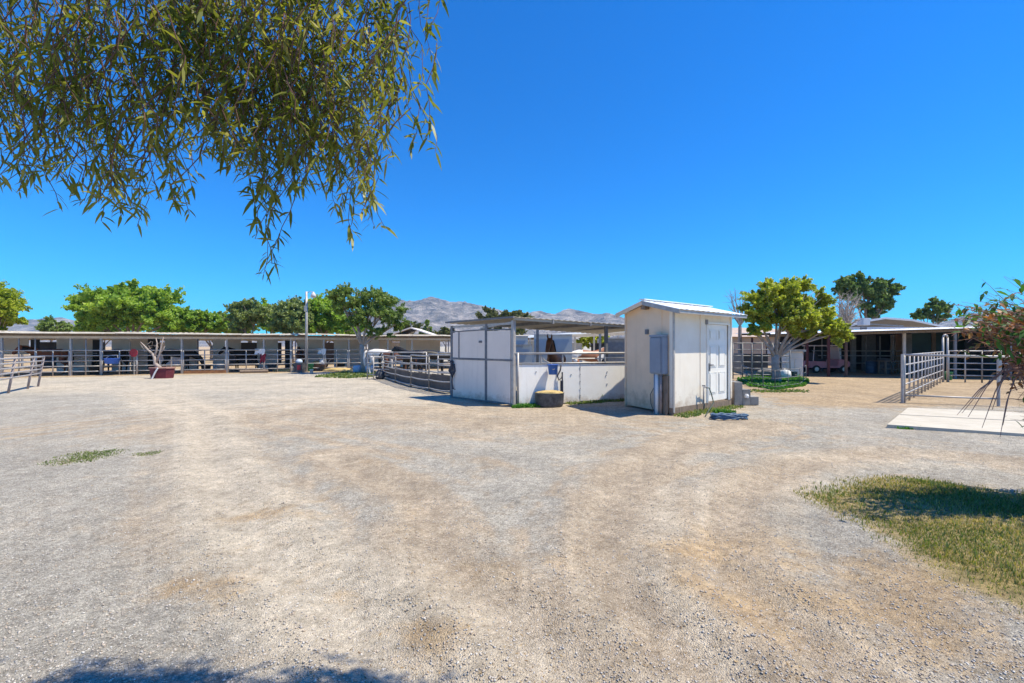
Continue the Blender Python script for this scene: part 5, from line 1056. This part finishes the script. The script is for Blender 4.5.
tree('broadleaf_tree', 'olive tree above the stall roof, right of the two there', 80, 515, 360, [(512, 316, 10, 6, .8), (520, 319, 9, 8, .8), (516, 330, 10, 7, .5)], L_olive, 4200, .42, group=ft, trunk_r=.25)
tree('broadleaf_tree', 'green tree showing under the stall roof behind the pinto horse', 40, 598, 360, [(596, 338, 9, 7, .8), (603, 345, 9, 8, .6), (585, 344, 8, 6, .4)], L_lime, 3500, .3, group=ft, trunk_r=.2)
# lime tree right
tree('lime_green_tree', 'rounded yellow-green tree on the small lawn right of the shed', 19, 776, 383, [(772, 298, 20, 15, 1.0), (795, 292, 20, 12, .9), (758, 312, 12, 13, .6), (812, 305, 16, 14, .8), (790, 318, 22, 14, 1.1), (832, 322, 11, 13, .6), (829, 336, 13, 9, .8), (812, 331, 10, 8, .4), (752, 330, 7, 6, .3), (772, 326, 16, 8, .5), (800, 330, 13, 7, .4)], L_lime, 15000, .115, bark=M_barkl, trunk_r=.17, fork=.36)
tree('aleppo_pine', 'tall dark green pine behind the right barn', 50, 866, 360, [(853, 286, 14, 8, .9), (870, 282, 14, 8, .7), (880, 291, 12, 9, .9), (866, 299, 20, 11, 1.0), (884, 303, 9, 8, .4), (878, 314, 9, 6, .4), (846, 282, 7, 5, .3)], L_pine, 12000, .26, group='pines behind the right barn', trunk_r=.3)
tree('aleppo_pine', 'small thin pine between the right barn roof and the bush', 50, 931, 360, [(932, 308, 7, 9, .7), (922, 315, 6, 5, .5), (943, 312, 8, 7, .5), (930, 318, 12, 5, .6)], L_pine, 5000, .26, group='pines behind the right barn', trunk_r=.2)
def bare(name, label, loc, px0, px1, top, bot, Y, m, n=60):
    t = Thing(name, label, 'tree', AT((px0+px1)/2, Y)); mb = MB(); b = AT((px0+px1)/2, Y); k = Y/F
    st0 = zz(b, ZY(bot, Y)); mb.tube([b, st0], [.16, .11], 7)
    for i in range(n):
        e = AT(random.uniform(px0, px1), Y+random.uniform(-1, 1), ZY(random.uniform(top, bot-4), Y)); mdl = st0.lerp(e, .5)+Vector((random.uniform(-.2, .2), random.uniform(-.2, .2), .25)); mb.tube([st0, mdl, e], [.05, .03, .012], 4)
        for _ in range(4): c_ = mdl.lerp(e, random.random()); mb.tube([c_, c_+Vector((random.uniform(-.5, .5), random.uniform(-.5, .5), random.uniform(-.1, .55)))*k*16], [.016, .006], 3)
    t.part('trunk', mb, m)
bare('bare_tree', 'grey leafless tree between the lime tree and the pine', None, 832, 862, 292, 328, 30, M_barkl, 55)
bare('bare_tree', 'thin bare tree behind the right end of the shed roof', None, 728, 752, 288, 326, 30, M_barkl, 16)

# ------------------------------------------------------------------ overhead weeping tree
et = Thing('weeping_tree', 'weeping olive-leaved tree whose branches hang in from the upper left', 'tree', (-3.6, -1.6, 0))
outline = [(-40, 185), (0, 188), (40, 205), (70, 200), (100, 212), (130, 220), (160, 205), (185, 205), (205, 175), (222, 158), (238, 185), (255, 200), (275, 215), (290, 200), (312, 195), (330, 205), (345, 232), (362, 215), (378, 222), (388, 160), (398, 128), (410, 118), (420, 152), (430, 148), (436, 60), (440, 10)]
ox = np.array([p[0] for p in outline]); oy = np.array([p[1] for p in outline])
tw = MB(); LB_, LD_, LL_ = [], [], []
def addstrand(px, y0, y1, Yd, dens=1.0, lmul=1.0):
    """one drooping twig between rows y0 and y1 at depth Yd, leaves along it"""
    z0 = ZY(y0, Yd); z1 = ZY(y1, Yd); x = (px-512)/F*Yd; n = max(5, int((z0-z1)/.05)); dx = (random.uniform(-.5, .5) if px < 385 else random.uniform(0, .45))*(z0-z1); dy = random.uniform(-.06, .06); pts = []
    ph = random.random()*6
    for i in range(n+1):
        t = i/n; pts.append(Vector((x-dx*(1-t)**1.4+.016*math.sin(ph+t*7)+.006*math.sin(ph*3+t*19), Yd-dy*(1-t)+.015*math.cos(ph+t*6), z0+(z1-z0)*t)))
    tw.tube(pts, [.0014*(1-.7*i/n)+.0005 for i in range(n+1)], 4, False)
    Ls = (z0-z1); m = max(3, int(Ls*66*dens))
    for j in range(m):
        t = random.random() if j > 2 else 1-.03*j; f = t*n; i = min(int(f), n-1); p = pts[i].lerp(pts[i+1], f-i)
        a_ = random.random()*6.283; sp = random.uniform(.25, 1.0); d = Vector((math.cos(a_)*sp, math.sin(a_)*sp, random.uniform(-.95, .3))).normalized()
        LB_.append(p); LD_.append(d); LL_.append(random.uniform(.024, .062)*lmul)
for i in range(400):
    px = random.uniform(-60, 385); low = float(np.interp(px, ox, oy)); Yd = random.uniform(1.3, 1.66)
    if px < 215 and random.random() < .32: continue
    # denser on the right block of the crown, airy at left with sky showing
    r = random.random()
    y1 = low*(1-.55*random.random()**1.6)-random.uniform(0, 14); ln = random.uniform(50, 130)
    if 150 < px < 205 and random.random() < .45: y1 = random.uniform(10, 70)
    addstrand(px, y1-ln, y1, Yd, 1.0 if px > 190 else .8)
for i in range(150):
    px = random.gauss(275, 75); px = min(px, 385); low = float(np.interp(px, ox, oy)); y1 = min(low-8, random.uniform(-5, 175)); addstrand(px, y1-random.uniform(60, 130), y1, random.uniform(1.3, 1.62), 1.2)
for i in range(110):
    px = random.gauss(80, 65); low = float(np.interp(px, ox, oy)); y1 = min(low-8, random.uniform(-5, 150)); addstrand(px, y1-random.uniform(60, 130), y1, random.uniform(1.3, 1.62), .9)
for px, y1 in ((415, 150), (425, 140), (408, 118), (431, 150), (399, 100), (422, 90), (434, 60), (437, 30), (412, 60), (404, 40), (426, 30), (395, 60), (390, 30), (272, 274), (268, 262), (276, 268), (264, 240), (262, 225), (258, 205), (376, 226), (370, 215), (380, 228), (346, 235), (350, 225), (110, 222), (130, 226), (118, 215), (60, 208), (12, 190), (186, 212), (180, 200)):
    addstrand(px, y1-random.uniform(110, 170), y1, random.uniform(1.42, 1.55), .9, 1.05)
# canopy overhead out of frame, which throws the shade at the foot of the picture and at left
for cx, cy, cz, n_, sx, sy in ((-1.6, -.9, 4.2, 160, .9, .4), (-3.2, -.4, 4.0, 150, .9, .4), (.0, 1.8, 3.6, 16, .12, .07), (.32, 1.82, 3.65, 30, .16, .07), (1.22, 1.8, 3.6, 26, .15, .06), (.75, 1.72, 3.6, 14, .25, .05)):
    for i in range(n_):
        x = random.gauss(cx, sx); y = random.gauss(cy, sy); z1 = cz+random.uniform(-.3, .3)
        if y > 2.1: continue
        n = 5; dx = random.uniform(-.1, .1); pts = [Vector((x+dx*t/5, y, z1+.45*(1-t/5))) for t in range(6)]; tw.tube(pts, [.004*(1-.12*i_) for i_ in range(6)], 3, False)
        for j in range(20):
            f = random.random()*4.99; i_ = int(f); p = pts[i_].lerp(pts[i_+1], f-i_); a_ = random.random()*6.283; LB_.append(p); LD_.append(Vector((math.cos(a_), math.sin(a_), random.uniform(-1.2, 0))).normalized()); LL_.append(random.uniform(.05, .09))
LBa = np.array([tuple(v) for v in LB_]); LDa = np.array([tuple(v) for v in LD_]); LLa = np.array(LL_)
Vv, Ff = leaf_long(LBa, LDa, LLa, LLa*0.15+.0015, .35)
et.npart('foliage', Vv, Ff, L_euc)
# limbs above the frame carrying the twigs
tk = MB(); tk.tube([(-3.6, -1.6, -.1), (-3.55, -1.5, 1.2), (-3.3, -1.2, 2.6), (-2.9, -.6, 3.9), (-2.2, .2, 5.2)], [.34, .27, .24, .2, .15], 12)
for e in ((-1.9, 1.4, 3.3), (-1.2, 1.45, 3.2), (-.6, 1.45, 3.25), (.5, 1.9, 4.2), (-.4, 1.95, 4.15), (-2.6, 1.0, 3.6), (-1.0, .4, 4.3), (1.0, 1.9, 4.2)):
    a_ = Vector((-2.5, -.2, 4.6)); e = Vector(e); m_ = a_.lerp(e, .5)+Vector((0, 0, .4)); tk.tube([a_, a_.lerp(m_, .5)+Vector((0, 0, .12)), m_, m_.lerp(e, .6), e], [.09, .07, .045, .025, .008], 7)
et.part('trunk', tk, M_bark, smooth=True); et.part('branch', tw, M_twig)

# ------------------------------------------------------------------ bush at right
bs = Thing('bush', 'untidy bush of red-brown dry leaves and green tips at the right edge', 'bush', (6.1, 4.35, 0))
bt_ = MB(); LB2, LD2, LL2, RB2, RD2, RL2 = [], [], [], [], [], []
def bxy(px, py, Y): return AT(px, Y, ZY(py, Y))
ori = Vector((6.05, 4.4, .2))
for i in range(16):
    e = ori+Vector((random.uniform(-.4, .9), random.uniform(-.7, .7), random.uniform(.8, 1.3))); bt_.tube([(ori.x+random.uniform(-.15, .15), ori.y+random.uniform(-.15, .15), -.03), ori+Vector((0, 0, .3)), e], [.035, .028, .018], 6)
def sprig(a, b, sag, r0, red, green, nl=14, spread=1.0):
    m = a.lerp(b, .5)+Vector((0, 0, sag)); pts = []
    for i in range(9):
        t = i/8; pts.append(a*(1-t)**2+m*2*t*(1-t)+b*t*t+Vector((random.uniform(-1, 1), random.uniform(-1, 1), random.uniform(-1, 1)))*.012)
    bt_.tube(pts, [r0*(1-.8*i/8) for i in range(9)], 5, False)
    for j in range(nl):
        t = .25+.75*random.random(); f = t*7.99; i = int(f); p = pts[i].lerp(pts[i+1], f-i); d = Vector((random.uniform(-1, 1), random.uniform(-1, 1), random.uniform(-.9, .5))).normalized()
        if random.random() < red: RB2.append(p); RD2.append(d); RL2.append(random.uniform(.03, .075))
        elif random.random() < green: LB2.append(p); LD2.append(d); LL2.append(random.uniform(.05, .11))
for i in range(185):   # upper mass
    px = 947+130*random.random(); py = random.uniform(303, 330)-(px-958)*.10
    Yd = random.uniform(3.9, 4.9); b = bxy(px, py, Yd); a_ = Vector((random.uniform(5.3, 6.6), random.uniform(4, 4.8), random.uniform(1.1, 1.5)))
    sprig(a_, b, random.uniform(.0, .25), .006, .5, .85, 14)
for i in range(26):   # green tips on top
    px = random.uniform(975, 1075); py = random.uniform(276, 305); Yd = random.uniform(4.1, 4.6); b = bxy(px, py, Yd); sprig(Vector((random.uniform(5.3, 6.5), 4.4, 1.5)), b, .12, .006, .1, .95, 9)
for i in range(80):   # dry mass at the right edge
    px = random.uniform(992, 1085); py = random.uniform(325, 400); Yd = random.uniform(4.0, 4.8); b = bxy(px, py, Yd); sprig(Vector((random.uniform(5.6, 6.4), 4.4, random.uniform(.8, 1.5))), b, .1, .009, .7, .35, 16)
for (px, py) in ((942, 333), (952, 352), (948, 342), (962, 360), (972, 345), (985, 350), (938, 318), (947, 312), (958, 322), (954, 305), (965, 318)):
    sprig(Vector((5.9, 4.5, 1.45)), bxy(px, py, 4.5), .22, .009, .75, .3, 16)
for (px, py) in ((957, 415), (962, 413), (968, 417), (982, 428), (1000, 437), (1003, 425), (975, 400), (992, 410)):   # bare drooping canes
    a_ = bxy(1035, 355+random.uniform(-8, 15), 4.5); b = bxy(px, py, 4.3); bt_.tube([a_, a_.lerp(b, .3)+Vector((-.1, 0, .08)), a_.lerp(b, .65)+Vector((-.06, 0, .08)), b], [.007, .006, .0045, .002], 5)
for i in range(40):   # green patch low right
    px = random.uniform(1008, 1075); py = random.uniform(395, 430); b = bxy(px, py, random.uniform(4.0, 4.5)); sprig(Vector((6.0, 4.35, .8)), b, .05, .006, .05, 1, 12)
for i in range(42):
    b = Vector((random.gauss(5.7, .35), random.gauss(4.0, .22), random.gauss(2.05, .2)))
    if (b.x/b.y)*F+512 < 1045: continue
    sprig(Vector((6.2, 4.2, 1.4)), b, .2, .009, .3, .8, 20)
bs.part('stems', bt_, M_drytwig)
for nm, B_, D_, L_, m_, w_ in (('green_leaves', LB2, LD2, LL2, L_bush, .34), ('dry_leaves', RB2, RD2, RL2, L_red, .5)):
    L_ = np.array(L_); Vv, Ff = leaf_long(np.array([tuple(v) for v in B_]), np.array([tuple(v) for v in D_]), L_, L_*w_, .4); bs.npart(nm, Vv, Ff, m_)

# ------------------------------------------------------------------ grass
def grass(name, label, poly, n, hmin, hmax, m, edge=.25, thr=.35, wid=.0035):
    xs_ = [p.x for p in poly]; ys_ = [p.y for p in poly]; X = rng.uniform(min(xs_)-edge, max(xs_)+edge, n*3); Y = rng.uniform(min(ys_)-edge, max(ys_)+edge, n*3)
    d = polyd(X, Y, poly); den = np.clip((d+edge)/(2*edge), 0, 1)*(0.25+1.3*np.clip(fbm(X, Y, 1.6, 77)-thr+.1, 0, 1)/.4); k = rng.random(len(X)) < den; X = X[k][:n]; Y = Y[k][:n]; N = len(X)
    Z = gheight(X, Y); h = hmin+(hmax-hmin)*rng.random(N)**1.5*(0.5+1.0*fbm(X, Y, 2.2, 5)); a_ = rng.random(N)*6.283; le = h*(.2+.7*rng.random(N)); w = wid*(.6+.8*rng.random(N))*(np.maximum(Y, 3)/3.5)
    b = np.stack([X, Y, Z-.005], -1); s = np.stack([-np.sin(a_), np.cos(a_), 0*a_], -1)*w[:, None]; f = np.stack([np.cos(a_)*le, np.sin(a_)*le, h], -1)
    mid_ = b+f*np.array([.35, .35, .6]); V_ = np.stack([b-s, b+s, mid_+s*.7, mid_-s*.7, b+f], 1).reshape(-1, 3); o = np.arange(N)[:, None]*5
    T = np.concatenate([o+np.array([[0, 1, 2]]), o+np.array([[0, 2, 3]]), o+np.array([[3, 2, 4]])])
    ob = link(bpy.data.objects.new(name, mesh_np(name, V_, T, m))); tagset(ob, label, 'grass', kind='stuff')
grass('grass', 'rough yellow and green grass patch at the right edge of the drive', GRASSPOLY, 100000, .01, .045, L_grass, .2, .45)
grass('grass', 'darker green tufts standing in the rough grass patch at the right', GRASSPOLY, 16000, .02, .065, L_weed, .05, .62)
def disk(px, py, rx, ry, n=9): g = G(px, py); return [Vector((g.x+rx*math.cos(a), g.y+ry*math.sin(a), 0)) for a in np.linspace(0, 6.283, n, endpoint=False)]
grass('grass', 'small green and yellow weed patch on the gravel at left', disk(87, 456, .32, .38), 2500, .01, .03, L_weed, .15)
grass('grass', 'tiny weed tuft right of the small weed patch at left', disk(147, 453, .14, .1), 350, .01, .03, L_weed, .08)
grass('grass', 'green lawn under the lime tree', lawnP, 9000, .05, .14, L_lawn, .15, .1, .012)
grass('grass', 'weeds round the leaning tree and hay cart', [G(*p) for p in ((318, 377), (350, 378), (385, 376), (385, 372), (340, 373))], 3000, .04, .12, L_weed, .3, .3, .012)
grass('grass', 'weeds along the foot of the white stall front', [E-d2*.02+nf*.25, E+d2*.2+nf*.35, E+d2*.2, E], 1600, .02, .1, L_lawn, .06, .1, .006)
grass('grass', 'dry weeds along the right half of the stall front', [E+d2*.42+nf*.22, E+d2*1.1+nf*.25, E+d2*1.1, E+d2*.42], 1500, .02, .09, L_weed, .06, .2, .006)
grass('grass', 'weeds along the foot of the shed front', [A+nR*.35, B+nR*.3, B+nR*.02, A+nR*.02], 2500, .02, .08, L_weed, .1, .2, .005)
grass('grass', 'fresh weeds beside the coiled hose', disk(724, 413.5, .22, .14), 700, .03, .12, L_lawn, .06, 0, .006)
grass('grass', 'single tall weed against the stall front board', disk(600.5, 401.2, .05, .03), 60, .06, .24, L_lawn, .02, 0, .006)
grass('grass', 'weeds at the foot of the white cabinet and along the dirt lot', [G(*p) for p in ((742, 392), (800, 392), (800, 390), (742, 390))], 500, .02, .06, L_weed, .3, .3, .01)
grass('grass', 'weed on the near edge of the pale slab', disk(910, 428.5, .25, .06), 250, .02, .08, L_lawn, .05, 0, .006)
print('scene built', len(bpy.data.objects))
